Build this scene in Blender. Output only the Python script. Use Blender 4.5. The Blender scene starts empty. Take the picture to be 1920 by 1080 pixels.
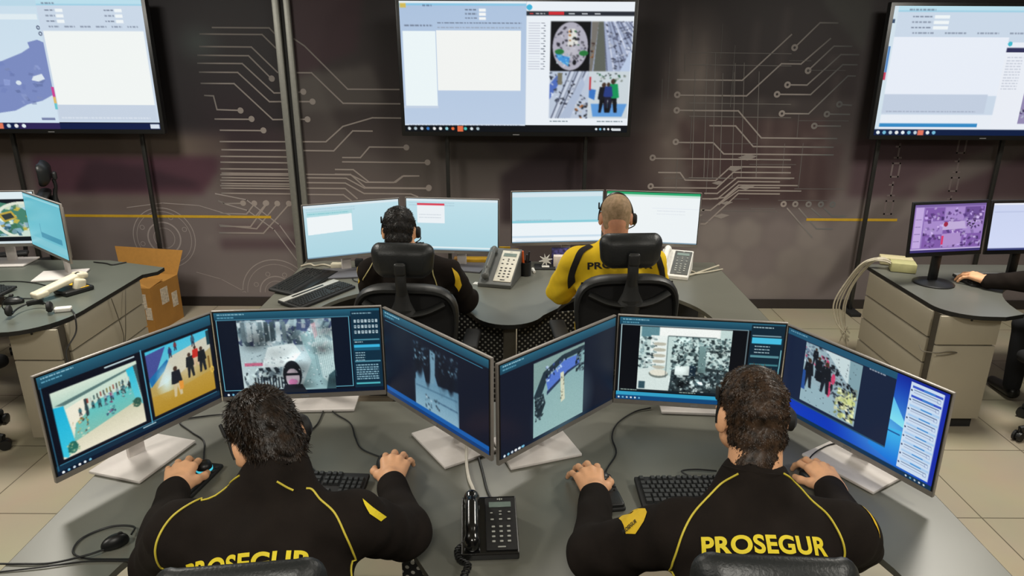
import bpy, bmesh, math, random
import numpy as np
from mathutils import Vector, Matrix
from mathutils.bvhtree import BVHTree
PI = math.pi
R_ = math.radians
scene = bpy.context.scene
COL = scene.collection
scene.view_settings.view_transform = 'Standard'
scene.view_settings.look = 'None'
scene.view_settings.exposure = 0.0

# ------------------------------------------------------------------ materials
def lin(c):
    c = c / 255.0
    return c / 12.92 if c <= 0.04045 else ((c + 0.055) / 1.055) ** 2.4
def rgb(r, g, b):
    return (lin(r), lin(g), lin(b), 1.0)
_mats = {}
def M(name, col=(128, 128, 128), rough=0.5, metal=0.0, var=0.06, scale=40.0, bump=0.0, bscale=200.0,
      sheen=0.0, coat=0.0, emit=0.0, spec=0.5):
    """Principled material whose colour is gently broken up by procedural noise."""
    if name in _mats:
        return _mats[name]
    m = bpy.data.materials.new(name); m.use_nodes = True
    nt = m.node_tree; n = nt.nodes; b = n['Principled BSDF']
    base = rgb(*col)
    tc = n.new('ShaderNodeTexCoord'); nz = n.new('ShaderNodeTexNoise')
    nz.inputs['Scale'].default_value = scale; nz.inputs['Detail'].default_value = 3
    nt.links.new(tc.outputs['Object'], nz.inputs['Vector'])
    rmp = n.new('ShaderNodeValToRGB')
    rmp.color_ramp.elements[0].position = 0.3; rmp.color_ramp.elements[1].position = 0.7
    rmp.color_ramp.elements[0].color = tuple(max(0, x * (1 - var)) for x in base[:3]) + (1,)
    rmp.color_ramp.elements[1].color = tuple(min(1, x * (1 + var)) for x in base[:3]) + (1,)
    nt.links.new(nz.outputs['Fac'], rmp.inputs['Fac']); nt.links.new(rmp.outputs['Color'], b.inputs['Base Color'])
    b.inputs['Roughness'].default_value = rough; b.inputs['Metallic'].default_value = metal
    b.inputs['Specular IOR Level'].default_value = spec
    if sheen: b.inputs['Sheen Weight'].default_value = sheen; b.inputs['Sheen Roughness'].default_value = 0.5
    if coat: b.inputs['Coat Weight'].default_value = coat; b.inputs['Coat Roughness'].default_value = 0.15
    if emit:
        nt.links.new(rmp.outputs['Color'], b.inputs['Emission Color']); b.inputs['Emission Strength'].default_value = emit
    if bump:
        n2 = n.new('ShaderNodeTexNoise'); n2.inputs['Scale'].default_value = bscale
        nt.links.new(tc.outputs['Object'], n2.inputs['Vector'])
        bp = n.new('ShaderNodeBump'); bp.inputs['Strength'].default_value = bump; bp.inputs['Distance'].default_value = 0.003
        nt.links.new(n2.outputs['Fac'], bp.inputs['Height']); nt.links.new(bp.outputs['Normal'], b.inputs['Normal'])
    _mats[name] = m
    return m
def attr_mat(name, emis=1.0, rough=0.35, base=False, gain=1.0):
    """Colour read from the mesh's own colour attribute: lit display or printed surface."""
    m = bpy.data.materials.new(name); m.use_nodes = True
    nt = m.node_tree; b = nt.nodes['Principled BSDF']
    a = nt.nodes.new('ShaderNodeAttribute'); a.attribute_name = 'Col'
    if base:
        nt.links.new(a.outputs['Color'], b.inputs['Base Color'])
    else:
        b.inputs['Base Color'].default_value = (0.004, 0.005, 0.006, 1)
        nt.links.new(a.outputs['Color'], b.inputs['Emission Color']); b.inputs['Emission Strength'].default_value = emis
    b.inputs['Roughness'].default_value = rough
    b.inputs['Specular IOR Level'].default_value = 0.25
    return m

# ------------------------------------------------------------------ scene graph
def tag(o, label=None, cat=None, group=None, kind=None):
    if label: o['label'] = label
    if cat: o['category'] = cat
    if group: o['group'] = group
    if kind: o['kind'] = kind
    return o
def thing(name, label, cat, loc=(0, 0, 0), rotz=0.0, group=None):
    o = bpy.data.objects.new(name, None); COL.objects.link(o)
    o.empty_display_size = 0.05
    o.location = loc; o.rotation_euler = (0, 0, rotz)
    return tag(o, label, cat, group)
def copy_tree(src, label, loc, rotz, group=None, parent=None):
    c = src.copy(); COL.objects.link(c); c.parent = parent
    if parent is None:
        c.location = loc; c.rotation_euler = (0, 0, rotz); c['label'] = label
        if group: c['group'] = group
    for ch in src.children:
        d = copy_tree(ch, None, None, None, None, c)
        d.matrix_parent_inverse = ch.matrix_parent_inverse.copy()
    return c

class MB:
    """Collects shapes and links them as one mesh object."""
    def __init__(s): s.v = []; s.f = []; s.m = []; s.sm = []
    def add(s, verts, faces, mi=0, smooth=False, T=None):
        o = len(s.v)
        for p in verts:
            p = Vector(p)
            s.v.append(tuple(T @ p) if T is not None else tuple(p))
        for f in faces:
            s.f.append(tuple(i + o for i in f)); s.m.append(mi); s.sm.append(smooth)
        return s
    def box(s, c, d, mi=0, T=None, rz=0.0):
        hx, hy, hz = d[0] / 2, d[1] / 2, d[2] / 2
        Q = Matrix.Translation(c) @ Matrix.Rotation(rz, 4, 'Z')
        if T is not None: Q = T @ Q
        v = [(x, y, z) for x in (-hx, hx) for y in (-hy, hy) for z in (-hz, hz)]
        return s.add(v, [(0, 1, 3, 2), (4, 6, 7, 5), (0, 4, 5, 1), (2, 3, 7, 6), (0, 2, 6, 4), (1, 5, 7, 3)], mi, False, Q)
    def rbox(s, c, d, r=0.01, seg=3, mi=0, T=None, rot=None, shear=None):
        bm = bmesh.new(); bmesh.ops.create_cube(bm, size=1.0)
        for v in bm.verts: v.co = Vector((v.co.x * d[0], v.co.y * d[1], v.co.z * d[2]))
        bmesh.ops.bevel(bm, geom=bm.edges[:], offset=min(r, min(d) * 0.49), segments=seg, profile=0.5, affect='EDGES')
        Q = Matrix.Translation(c)
        if rot is not None: Q = Q @ rot
        if T is not None: Q = T @ Q
        if shear:
            for v in bm.verts: v.co = Vector(shear(v.co))
        bm.verts.ensure_lookup_table()
        s.add([v.co.copy() for v in bm.verts], [[v.index for v in f.verts] for f in bm.faces], mi, True, Q)
        bm.free(); return s
    def prism(s, poly, z0, z1, mi=0, T=None, smooth=False):
        n = len(poly)
        v = [(x, y, z0) for x, y in poly] + [(x, y, z1) for x, y in poly]
        f = [tuple(range(n))[::-1], tuple(range(n, 2 * n))] + [(i, (i + 1) % n, n + (i + 1) % n, n + i) for i in range(n)]
        return s.add(v, f, mi, smooth, T)
    def tube(s, pts, r, n=8, mi=0, T=None, caps=True, rr=None, sx=1.0, sz=1.0):
        pts = [Vector(p) for p in pts]; N = len(pts); verts = []; up = None
        for i, p in enumerate(pts):
            t = (pts[min(i + 1, N - 1)] - pts[max(i - 1, 0)]).normalized()
            if up is None:
                up = Vector((0, 0, 1)) if abs(t.z) < 0.9 else Vector((0, 1, 0))
            a = t.cross(up).normalized(); up = a.cross(t).normalized()
            q = rr[i] if rr else r
            for k in range(n):
                w = 2 * PI * k / n
                verts.append(p + a * (math.cos(w) * q * sx) + up * (math.sin(w) * q * sz))
        f = []
        for i in range(N - 1):
            for k in range(n):
                f.append((i * n + k, i * n + (k + 1) % n, (i + 1) * n + (k + 1) % n, (i + 1) * n + k))
        if caps: f += [tuple(range(n))[::-1], tuple(range((N - 1) * n, N * n))]
        return s.add(verts, f, mi, True, T)
    def lathe(s, prof, n=24, c=(0, 0, 0), mi=0, T=None):
        v = []; f = []; K = len(prof)
        for r, z in prof:
            for k in range(n):
                a = 2 * PI * k / n; v.append((c[0] + r * math.cos(a), c[1] + r * math.sin(a), c[2] + z))
        for i in range(K - 1):
            for k in range(n):
                f.append((i * n + k, i * n + (k + 1) % n, (i + 1) * n + (k + 1) % n, (i + 1) * n + k))
        f += [tuple(range(n))[::-1], tuple(range((K - 1) * n, K * n))]
        return s.add(v, f, mi, True, T)
    def build(s, name, mats, parent=None, loc=None, rot=None, autosmooth=True):
        me = bpy.data.meshes.new(name); me.from_pydata(s.v, [], s.f)
        for m in (mats if isinstance(mats, (list, tuple)) else [mats]): me.materials.append(m)
        me.polygons.foreach_set('material_index', s.m); me.polygons.foreach_set('use_smooth', s.sm)
        me.update()
        bm = bmesh.new(); bm.from_mesh(me); bmesh.ops.recalc_face_normals(bm, faces=bm.faces[:])
        if autosmooth:
            for e in bm.edges:
                if len(e.link_faces) == 2 and e.calc_face_angle(0) > R_(42): e.smooth = False
        bm.to_mesh(me); bm.free()
        o = bpy.data.objects.new(name, me); COL.objects.link(o)
        if parent is not None: o.parent = parent
        if loc: o.location = loc
        if rot: o.rotation_euler = rot
        return o
def spline(pts, n=8):
    P = [Vector(p) for p in pts]; P = [P[0] * 2 - P[1]] + P + [P[-1] * 2 - P[-2]]; out = []
    for i in range(1, len(P) - 2):
        for k in range(n):
            t = k / n; a, b, c, d = P[i - 1], P[i], P[i + 1], P[i + 2]
            out.append(0.5 * ((2 * b) + (c - a) * t + (2 * a - 5 * b + 4 * c - d) * t * t + (3 * b - a - 3 * c + d) * t ** 3))
    out.append(P[-2]); return out
def cable(name, label, pts, r, mat, n=8):
    o = MB().tube(spline(pts, n), r, 6).build(name, mat)
    return tag(o, label, 'cable')
def quick_mesh(name, V, F, mats, parent=None, smooth=True):
    """mesh object from numpy arrays (quads)"""
    me = bpy.data.meshes.new(name); nf = len(F)
    me.vertices.add(len(V)); me.vertices.foreach_set('co', np.asarray(V, np.float32).ravel())
    k = F.shape[1]
    me.loops.add(nf * k); me.loops.foreach_set('vertex_index', np.asarray(F, np.int32).ravel())
    me.polygons.add(nf); me.polygons.foreach_set('loop_start', np.arange(0, nf * k, k, dtype=np.int32))
    me.polygons.foreach_set('loop_total', np.full(nf, k, np.int32))
    me.polygons.foreach_set('use_smooth', np.full(nf, smooth))
    for m in (mats if isinstance(mats, (list, tuple)) else [mats]): me.materials.append(m)
    me.update(calc_edges=True); me.validate()
    o = bpy.data.objects.new(name, me); COL.objects.link(o)
    if parent is not None: o.parent = parent
    return o

# ------------------------------------------------------------------ painted grids (displays, wall print)
class CV:
    """Small painter: fills a colour grid that becomes a mesh colour attribute."""
    def __init__(s, W, H, bg=(0, 0, 0), ss=2):
        s.ss = ss; s.W = W * ss; s.H = H * ss
        s.a = np.zeros((s.H, s.W, 3), np.float32); s.a[:] = bg
        s.yy, s.xx = np.mgrid[0:s.H, 0:s.W].astype(np.float32)
        s.xx = (s.xx + .5) / s.W; s.yy = (s.yy + .5) / s.H
    def _sl(s, x0, y0, x1, y1):
        return (slice(max(0, int(y0 * s.H)), max(0, min(s.H, int(math.ceil(y1 * s.H))))),
                slice(max(0, int(x0 * s.W)), max(0, min(s.W, int(math.ceil(x1 * s.W))))))
    def rect(s, x0, y0, x1, y1, c, c2=None, hor=False, al=1.0):
        y0i, y1i = int(round(y0 * s.H)), int(round(y1 * s.H)); x0i, x1i = int(round(x0 * s.W)), int(round(x1 * s.W))
        y1i = max(y1i, y0i + 1); x1i = max(x1i, x0i + 1)
        y0i = max(y0i, 0); x0i = max(x0i, 0)
        r = s.a[y0i:y1i, x0i:x1i]
        if r.size == 0: return s
        col = np.array(c, np.float32)
        if c2 is not None:
            n = r.shape[1] if hor else r.shape[0]
            t = np.linspace(0, 1, n, dtype=np.float32)[:, None]
            g = col * (1 - t) + np.array(c2, np.float32) * t
            col = g[None] if hor else g[:, None]
        s.a[y0i:y1i, x0i:x1i] = r * (1 - al) + col * al
        return s
    def frame(s, x0, y0, x1, y1, c, w=0.004):
        wy = w * s.W / s.H
        s.rect(x0, y0, x1, y0 + wy, c).rect(x0, y1 - wy, x1, y1, c).rect(x0, y0, x0 + w, y1, c).rect(x1 - w, y0, x1, y1, c); return s
    def poly(s, pts, c, c2=None, al=1.0):
        xs = [p[0] for p in pts]; ys = [p[1] for p in pts]
        k = getattr(s, 'lim', None) or (0, 0, 1, 1)
        sl = s._sl(max(min(xs), k[0]), max(min(ys), k[1]), min(max(xs), k[2]), min(max(ys), k[3])); X = s.xx[sl]; Y = s.yy[sl]
        if X.size == 0: return s
        ins = np.zeros(X.shape, bool); n = len(pts)
        for i in range(n):
            xa, ya = pts[i]; xb, yb = pts[(i + 1) % n]
            if ya == yb: continue
            cr = ((ya > Y) != (yb > Y)) & (X < (xb - xa) * (Y - ya) / (yb - ya) + xa)
            ins ^= cr
        col = np.array(c, np.float32)
        if c2 is not None:
            t = ((Y - min(ys)) / max(1e-6, max(ys) - min(ys)))[..., None]; col = (col * (1 - t) + np.array(c2, np.float32) * t)[ins]
        s.a[sl][ins] = s.a[sl][ins] * (1 - al) + col * al
        return s
    def ell(s, cx, cy, rx, ry, c, al=1.0, soft=0.0, hole=0.0):
        sl = s._sl(cx - rx, cy - ry, cx + rx, cy + ry); X = s.xx[sl]; Y = s.yy[sl]
        if X.size == 0: return s
        d = np.sqrt(((X - cx) / rx) ** 2 + ((Y - cy) / ry) ** 2)
        m = (d < 1) & (d > hole)
        w = (np.clip((1 - d) / soft, 0, 1) if soft else m.astype(np.float32))[..., None] * al * m[..., None]
        s.a[sl] = s.a[sl] * (1 - w) + np.array(c, np.float32) * w; return s
    def line(s, pts, w, c, al=1.0):
        asp = s.W / s.H
        for (xa, ya), (xb, yb) in zip(pts[:-1], pts[1:]):
            dx, dy = xb - xa, (yb - ya) / asp; L = math.hypot(dx, dy) or 1e-6
            nx, ny = -dy / L * w / 2, dx / L * w / 2 * asp
            s.poly([(xa + nx, ya + ny), (xb + nx, yb + ny), (xb - nx, yb - ny), (xa - nx, ya - ny)], c, al=al)
        return s
    def text(s, x, y, w, h, c, rng, rows=1, gap=0.0, al=0.8):
        for r in range(rows):
            xx = x
            while xx < x + w:
                k = rng.uniform(.006, .02)
                s.rect(xx, y + r * gap, min(xx + k, x + w), y + r * gap + h, c, al=al); xx += k + .004
        return s
    def clutter(s, box, n, pal, size, rng, al=0.9, clip=None, tall=1.0, tilt=0.5):
        x0, y0, x1, y1 = box; s.lim = box
        for _ in range(n):
            x, y = rng.uniform(x0, x1), rng.uniform(y0, y1)
            if clip and not clip(x, y): continue
            w = rng.uniform(.3, 1) * size; h = rng.uniform(.3, 1) * size * tall * 1.7
            a = rng.uniform(-tilt, tilt); c = rng.choice(pal); j = rng.uniform(.8, 1.15)
            ca, sa = math.cos(a), math.sin(a); P = []
            for u, v in ((-w, -h), (w, -h * .8), (w * .8, h), (-w * .9, h)):
                P.append((x + (u * ca - v * sa) / 2, y + (u * sa + v * ca) / 2))
            s.poly(P, tuple(min(255, q * j) for q in c), al=al)
        s.lim = None; return s
    def noise(s, box, amp, rng, cell=1):
        x0, y0, x1, y1 = box; sl = (slice(int(y0 * s.H), int(y1 * s.H)), slice(int(x0 * s.W), int(x1 * s.W)))
        h, w = s.a[sl].shape[:2]; r = np.random.RandomState(rng.randint(0, 9999))
        k = r.normal(0, amp, (h // cell + 1, w // cell + 1, 1)).astype(np.float32)
        s.a[sl] += np.kron(k, np.ones((cell, cell, 1), np.float32))[:h, :w]; return s
    def blur(s, box, r=1):
        x0, y0, x1, y1 = box; sl = (slice(int(y0 * s.H), int(y1 * s.H)), slice(int(x0 * s.W), int(x1 * s.W))); q = s.a[sl]
        for _ in range(2):
            for ax in (0, 1):
                p = np.concatenate([np.repeat(q.take([0], ax), r, ax), q, np.repeat(q.take([-1], ax), r, ax)], ax); c = np.cumsum(p, ax, dtype=np.float64); n = q.shape[ax]; k = 2 * r + 1
                z = np.zeros_like(c.take([0], ax)); c = np.concatenate([z, c], ax); q = ((c.take(range(k, k + n), ax) - c.take(range(0, n), ax)) / k).astype(np.float32)
        s.a[sl] = q; return s
    def person(s, x, y, h, top, leg, rng, head=(70, 50, 40)):
        w = h * .15
        s.poly([(x - w * .45, y - h * .5), (x + w * .45, y - h * .5), (x + w * .55, y), (x + w * .2, y), (x, y - h * .35), (x - w * .25, y), (x - w * .55, y)], leg)
        s.poly([(x - w * .5, y - h * .84), (x + w * .5, y - h * .84), (x + w * .7, y - h * .45), (x + w * .4, y - h * .42), (x - w * .4, y - h * .42), (x - w * .7, y - h * .45)], top)
        s.ell(x, y - h * .91, h * .038, h * .078, head); return s
    def out(s):
        a = s.a.reshape(s.H // s.ss, s.ss, s.W // s.ss, s.ss, 3).mean((1, 3))
        a = np.clip(a, 0, 255) / 255.0
        return np.where(a <= 0.04045, a / 12.92, ((a + 0.055) / 1.055) ** 2.4).astype(np.float32)
def grid_surface(name, img, fn, mat, parent=None):
    """img (H,W,3) linear; fn(u, v) -> arrays of xyz with u,v in 0..1 (v from top)."""
    H, W = img.shape[:2]
    v, u = np.mgrid[0:H, 0:W].astype(np.float32); u /= (W - 1); v /= (H - 1)
    V = fn(u.ravel(), v.ravel())
    i = (np.arange(H - 1)[:, None] * W + np.arange(W - 1)[None]).ravel()
    F = np.stack([i, i + W, i + W + 1, i + 1], 1)
    o = quick_mesh(name, V, F, mat, parent, smooth=False)
    ca = o.data.color_attributes.new('Col', 'FLOAT_COLOR', 'POINT')
    c = np.ones((H * W, 4), np.float32); c[:, :3] = img.reshape(-1, 3)
    ca.data.foreach_set('color', c.ravel())
    return o

# ------------------------------------------------------------------ signed distance modelling for bodies
def _f(x): return np.asarray(x, np.float32)
def cap(a, b, ra, rb=None, k=0.02, flat=None):
    return ('c', _f(a), _f(b), ra, ra if rb is None else rb, k)
def ell(c, r, k=0.02, R=None, cut=False):
    return ('e', _f(c), _f(r), k, None if R is None else _f(R), cut)
def _eval(pr, P):
    if pr[0] == 'c':
        _, a, b, ra, rb, k = pr; d = b - a; L = float(d @ d) or 1e-9
        t = np.clip(((P - a) @ d) / L, 0, 1)
        return np.sqrt((((P - a) - t[..., None] * d) ** 2).sum(-1)) - (ra + (rb - ra) * t), k, False
    _, c, r, k, R, cut = pr
    Q = P - c
    if R is not None: Q = Q @ R          # columns of R are local axes
    k0 = np.sqrt(((Q / r) ** 2).sum(-1)); k1 = np.sqrt(((Q / (r * r)) ** 2).sum(-1)) + 1e-6
    return k0 * (k0 - 1) / k1, k, cut
def surf(prims, h, post=None, pad=0.03, box=None):
    lo = np.full(3, 9e9, np.float32); hi = -lo
    for p in prims:
        if p[0] == 'c':
            m = max(p[3], p[4]); lo = np.minimum(lo, np.minimum(p[1], p[2]) - m); hi = np.maximum(hi, np.maximum(p[1], p[2]) + m)
        elif not p[5]:
            m = p[2].max() if p[4] is not None else p[2]; lo = np.minimum(lo, p[1] - m); hi = np.maximum(hi, p[1] + m)
    lo -= pad; hi += pad
    if box is not None: lo = np.maximum(lo, _f(box[0])); hi = np.minimum(hi, _f(box[1]))
    n = np.ceil((hi - lo) / h).astype(int) + 1
    ax = [lo[i] + h * np.arange(n[i], dtype=np.float32) for i in range(3)]
    P = np.stack(np.meshgrid(*ax, indexing='ij'), -1)
    D = None
    for p in prims:
        d, k, cut = _eval(p, P)
        if D is None: D = d; continue
        if cut:
            d = -d; hh = np.clip(.5 - .5 * (D - d) / k, 0, 1); D = D * (1 - hh) + d * hh + k * hh * (1 - hh)
        else:
            hh = np.clip(.5 + .5 * (D - d) / k, 0, 1); D = D * (1 - hh) + d * hh - k * hh * (1 - hh)
    if post is not None: D = post(P, D)
    # keep the surface closed at the block border
    for s_ in (np.s_[0], np.s_[-1]): D[s_] = np.maximum(D[s_], h); D[:, s_] = np.maximum(D[:, s_], h); D[:, :, s_] = np.maximum(D[:, :, s_], h)
    return nets(D, lo, h)
def nets(D, lo, h):
    ins = D < 0; nx, ny, nz = D.shape
    C = [(i, j, k) for i in (0, 1) for j in (0, 1) for k in (0, 1)]
    cnt = sum(ins[i:nx - 1 + i, j:ny - 1 + j, k:nz - 1 + k].astype(np.int8) for i, j, k in C)
    act = np.argwhere((cnt > 0) & (cnt < 8)); idx = np.full((nx - 1, ny - 1, nz - 1), -1, np.int64)
    idx[act[:, 0], act[:, 1], act[:, 2]] = np.arange(len(act))
    vals = {c: D[act[:, 0] + c[0], act[:, 1] + c[1], act[:, 2] + c[2]] for c in C}
    S = np.zeros((len(act), 3), np.float32); n = np.zeros(len(act), np.float32)
    for a in C:
        for d in range(3):
            if a[d]: continue
            b = list(a); b[d] = 1; b = tuple(b); va, vb = vals[a], vals[b]
            m = (va < 0) != (vb < 0); t = np.where(m, va / np.where(m, va - vb, 1), 0)
            q = np.tile(_f(a), (len(act), 1)); q[:, d] = t
            S[m] += q[m]; n[m] += 1
    V = lo + h * (act + S / n[:, None]); F = []
    for d in range(3):
        e1, e2 = [(1, 2), (2, 0), (0, 1)][d]
        a = np.moveaxis(ins, d, 0); ch = np.argwhere(np.moveaxis(a[:-1] != a[1:], 0, d))
        ok = (ch[:, e1] > 0) & (ch[:, e2] > 0) & (ch[:, e1] < D.shape[e1] - 1) & (ch[:, e2] < D.shape[e2] - 1); ch = ch[ok]
        u = np.zeros(3, int); u[e1] = 1; w = np.zeros(3, int); w[e2] = 1
        g = lambda c: idx[c[:, 0], c[:, 1], c[:, 2]]
        q = np.stack([g(ch - u - w), g(ch - w), g(ch), g(ch - u)], 1)
        fl = ~ins[ch[:, 0], ch[:, 1], ch[:, 2]]; q[fl] = q[fl][:, ::-1]
        F.append(q)
    F = np.concatenate(F); F = F[(F >= 0).all(1)]
    return V.astype(np.float32), F
def join_vf(L):
    V = []; F = []; o = 0
    for v, f in L: V.append(v); F.append(f + o); o += len(v)
    return np.concatenate(V), np.concatenate(F)

# ------------------------------------------------------------------ room shell
WY = 5.69
X0, X1, Y0, ZC = -6.2, 6.4, -3.2, 3.05
def struct(o): o['kind'] = 'structure'; return o
# floor: 60 cm tiles with dark joints, drawn by a procedural material
fm = bpy.data.materials.new('beige_floor_tiles'); fm.use_nodes = True
nt = fm.node_tree; n = nt.nodes; bs = n['Principled BSDF']
geo = n.new('ShaderNodeNewGeometry'); mp = n.new('ShaderNodeMapping')
mp.inputs['Location'].default_value = (-2.25 + 12.0, -2.803 + 12.0, 0)
nt.links.new(geo.outputs['Position'], mp.inputs['Vector'])
br = n.new('ShaderNodeTexBrick'); br.offset = 0; br.squash = 1
br.inputs['Scale'].default_value = 1.0; br.inputs['Brick Width'].default_value = 0.6; br.inputs['Row Height'].default_value = 0.6
br.inputs['Mortar Size'].default_value = 0.0035; br.inputs['Mortar Smooth'].default_value = 0.3
br.inputs['Color1'].default_value = rgb(178, 169, 146); br.inputs['Color2'].default_value = rgb(171, 162, 140); br.inputs['Mortar'].default_value = rgb(96, 88, 72)
nt.links.new(mp.outputs['Vector'], br.inputs['Vector'])
nz = n.new('ShaderNodeTexNoise'); nz.inputs['Scale'].default_value = 2.2; nz.inputs['Detail'].default_value = 6
nt.links.new(geo.outputs['Position'], nz.inputs['Vector'])
mx = n.new('ShaderNodeMix'); mx.data_type = 'RGBA'; mx.blend_type = 'MULTIPLY'; mx.inputs['Factor'].default_value = 0.25
nt.links.new(br.outputs['Color'], mx.inputs[6]); nt.links.new(nz.outputs['Color'], mx.inputs[7])
nt.links.new(mx.outputs[2], bs.inputs['Base Color']); bs.inputs['Roughness'].default_value = 0.38
struct(MB().box(((X0 + X1) / 2, (Y0 + WY) / 2, -0.05), (X1 - X0, WY - Y0, 0.1)).build('floor', fm))
m_plain = M('grey_side_wall_paint', (120, 114, 110), 0.8)
m_ceil = M('white_ceiling_board', (205, 203, 196), 0.9)
struct(MB().box(((X0 + X1) / 2, (Y0 + WY) / 2, ZC + 0.05), (X1 - X0 + .2, WY - Y0 + .2, 0.1)).build('ceiling', m_ceil))
struct(MB().box((X0 - 0.05, (Y0 + WY) / 2, ZC / 2), (0.1, WY - Y0, ZC)).build('wall_left', m_plain))
struct(MB().box((X1 + 0.05, (Y0 + WY) / 2, ZC / 2), (0.1, WY - Y0, ZC)).build('wall_right', m_plain))
struct(MB().box(((X0 + X1) / 2, Y0 - 0.05, ZC / 2), (X1 - X0 + .2, 0.1, ZC)).build('wall_front', m_plain))
wb = struct(MB().box(((X0 + X1) / 2, WY + 0.06, ZC / 2), (X1 - X0 + .2, 0.1, ZC)).build('wall_back', m_plain))

# printed wall graphic: soft shapes on a colour grid, crisp circuit lines as thin raised film
rg = random.Random(5)
gw, gh = 640, 156
cv = CV(gw, gh, (60, 54, 54), 1)
def wu(x): return (x - X0) / (X1 - X0)
def wv(z): return (ZC - z) / ZC
def wr(x0, z1, x1, z0, c, c2=None, hor=False, al=1.0): cv.rect(wu(x0), wv(z1), wu(x1), wv(z0), c, c2, hor, al)
def wp(pts, c, al=1.0, c2=None): cv.poly([(wu(x), wv(z)) for x, z in pts], c, c2, al)
def we(x, z, rx, rz, c, al=1.0, soft=1.0, hole=0.0): cv.ell(wu(x), wv(z), rx / (X1 - X0), rz / ZC, c, al, soft, hole)
wr(X0, 3.05, X1, 1.6, (30, 28, 30), (52, 46, 46))  # base tone ramps: partly print, partly wall shading put into the colour
wr(X0, 1.6, X1, 1.0, (52, 46, 46), (98, 88, 86))
wr(X0, 1.0, X1, 0.0, (104, 95, 94), (122, 113, 112))
# left portion
wr(X0, 3.05, -1.8, 1.5, (33, 31, 34), al=.8)
wr(X0, 1.45, -2.2, 1.28, (104, 92, 82), al=.7)
wp([(-3.9, 1.3), (-2.3, 1.3), (-2.55, 0.98), (-3.9, 0.98)], (72, 44, 56), .85)
wp([(-3.45, 1.26), (-3.0, 1.2), (-2.5, 1.05), (-3.6, 1.0)], (48, 34, 42), .7)
wp([(-3.9, .98), (-2.6, .98), (-2.8, .82), (-3.9, .82)], (98, 86, 82), .6)
wr(-2.3, 1.5, -1.85, 1.0, (52, 42, 46), al=.75)
we(-2.2, 1.55, .5, .5, (40, 30, 36), .7)
we(-2.42, 2.15, .22, .18, (60, 70, 68), .7)
wp([(-1.65, 2.3), (-0.9, 2.6), (-0.9, 3.05), (-1.65, 3.05)], (92, 88, 86), .35)
wp([(-1.75, 1.0), (-2.4, 1.0), (-2.4, 1.35), (-1.75, 1.35)], (84, 74, 72), .5)
wr(-2.45, .60, -1.75, .50, (70, 50, 58), al=.55); wr(-2.45, .72, -1.75, .66, (84, 62, 68), al=.5)
wr(-2.4, .98, -1.75, .92, (96, 84, 80), al=.5)
# centre: dark slabs behind the monitors
we(-.95, 1.95, .9, 1.1, (96, 92, 88), .32, .35, .62)
wp([(-1.7, 2.9), (-1.1, 2.75), (-1.2, 2.1), (-1.7, 1.9)], (52, 36, 42), .8)
wp([(-1.7, 1.9), (-1.1, 2.0), (-1.0, 1.7), (-1.7, 1.62)], (80, 76, 73), .6)
wp([(-.9, 1.45), (-.2, 1.4), (.2, 1.05), (-.9, .85)], (84, 78, 74), .7)
wp([(-.1, 1.15), (.35, 1.42), (.75, 1.1), (.75, .75), (-.1, .75)], (44, 34, 38), .85)
wp([(.3, 1.45), (1.2, 1.5), (1.25, .8), (.8, .8)], (50, 38, 40), .7)
wp([(.05, .8), (1.3, .8), (1.3, .3), (.05, .3)], (60, 50, 50), .5)
for i in range(9):
    x = .45 + i * .03
    wr(-1.65 + i * .01, 1.05 - i * .045, 1.0, 1.035 - i * .045, (92, 80, 76), al=.25)
# right portion: dark field with haze, fans of light and hexagons
wr(1.0, 3.05, 2.7, 1.75, (30, 27, 28), (36, 30, 31), al=.9); wp([(.95, 3.05), (2.3, 3.05), (2.1, 2.72), (1.2, 2.55)], (62, 46, 30), .7)
wp([(2.1, 3.05), (2.75, 3.05), (2.7, 2.1), (2.35, 2.45)], (56, 58, 54), .6)
for i in range(9):
    a = .25 + i * .05; wp([(2.0 + i * .09, 3.05), (2.01 + i * .09, 3.05), (2.5 + i * .06, 2.2), (2.49 + i * .06, 2.2)], (24, 22, 22), .7)
we(1.42, 1.9, .3, .6, (112, 104, 98), .75); we(1.2, 1.35, .28, .5, (112, 100, 94), .65); we(1.35, 1.25, .4, .4, (92, 82, 78), .6)
wp([(1.3, 1.6), (2.5, 1.6), (2.6, .9), (1.5, .9)], (64, 48, 48), .7)
wr(1.5, 1.4, 2.65, .95, (60, 44, 46), al=.5)
for k in range(70):
    x, z = rg.uniform(1.2, 2.5), rg.gauss(1.2, .3); we(x, z, rg.uniform(.02, .09), rg.uniform(.008, .022), (150, 140, 130), rg.uniform(.25, .65))
for k in range(26):
    x = rg.uniform(1.1, 2.6); z = rg.uniform(.9, 2.0); wr(x, z + rg.uniform(.2, .6), x + .008, z, (130, 118, 110), al=.3)
for r in range(5):
    for c_ in range(7):
        hx = 1.42 + c_ * .27 + (r % 2) * .135; hz = .66 - r * .235
        if hx > 2.72: continue
        P = [(hx + .145 * math.cos(PI / 6 + k * PI / 3), hz + .145 * math.sin(PI / 6 + k * PI / 3)) for k in range(6)]
        wp(P, (142, 134, 128) if (r + c_) % 3 else (128, 118, 116), .6)
wp([(2.72, .78), (3.0, .98), (3.9, 1.55), (4.2, 1.55), (2.3, .02), (1.95, .02)], (126, 118, 114), .5)
wp([(3.0, .92), (3.35, 1.1), (2.9, .3), (2.6, .1)], (82, 74, 72), .5)
wr(2.75, 1.45, 4.6, .98, (70, 50, 58), al=.6)
wp([(3.3, 1.1), (4.6, 1.8), (4.6, 1.55), (3.35, .95)], (110, 108, 100), .5)
we(-2.55, .60, .02, .02, (150, 140, 136))
cv.blur((0, 0, 1, 1), 1)
img = cv.out()
pm = attr_mat('printed_wall_graphic', base=True, rough=0.6)
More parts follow.
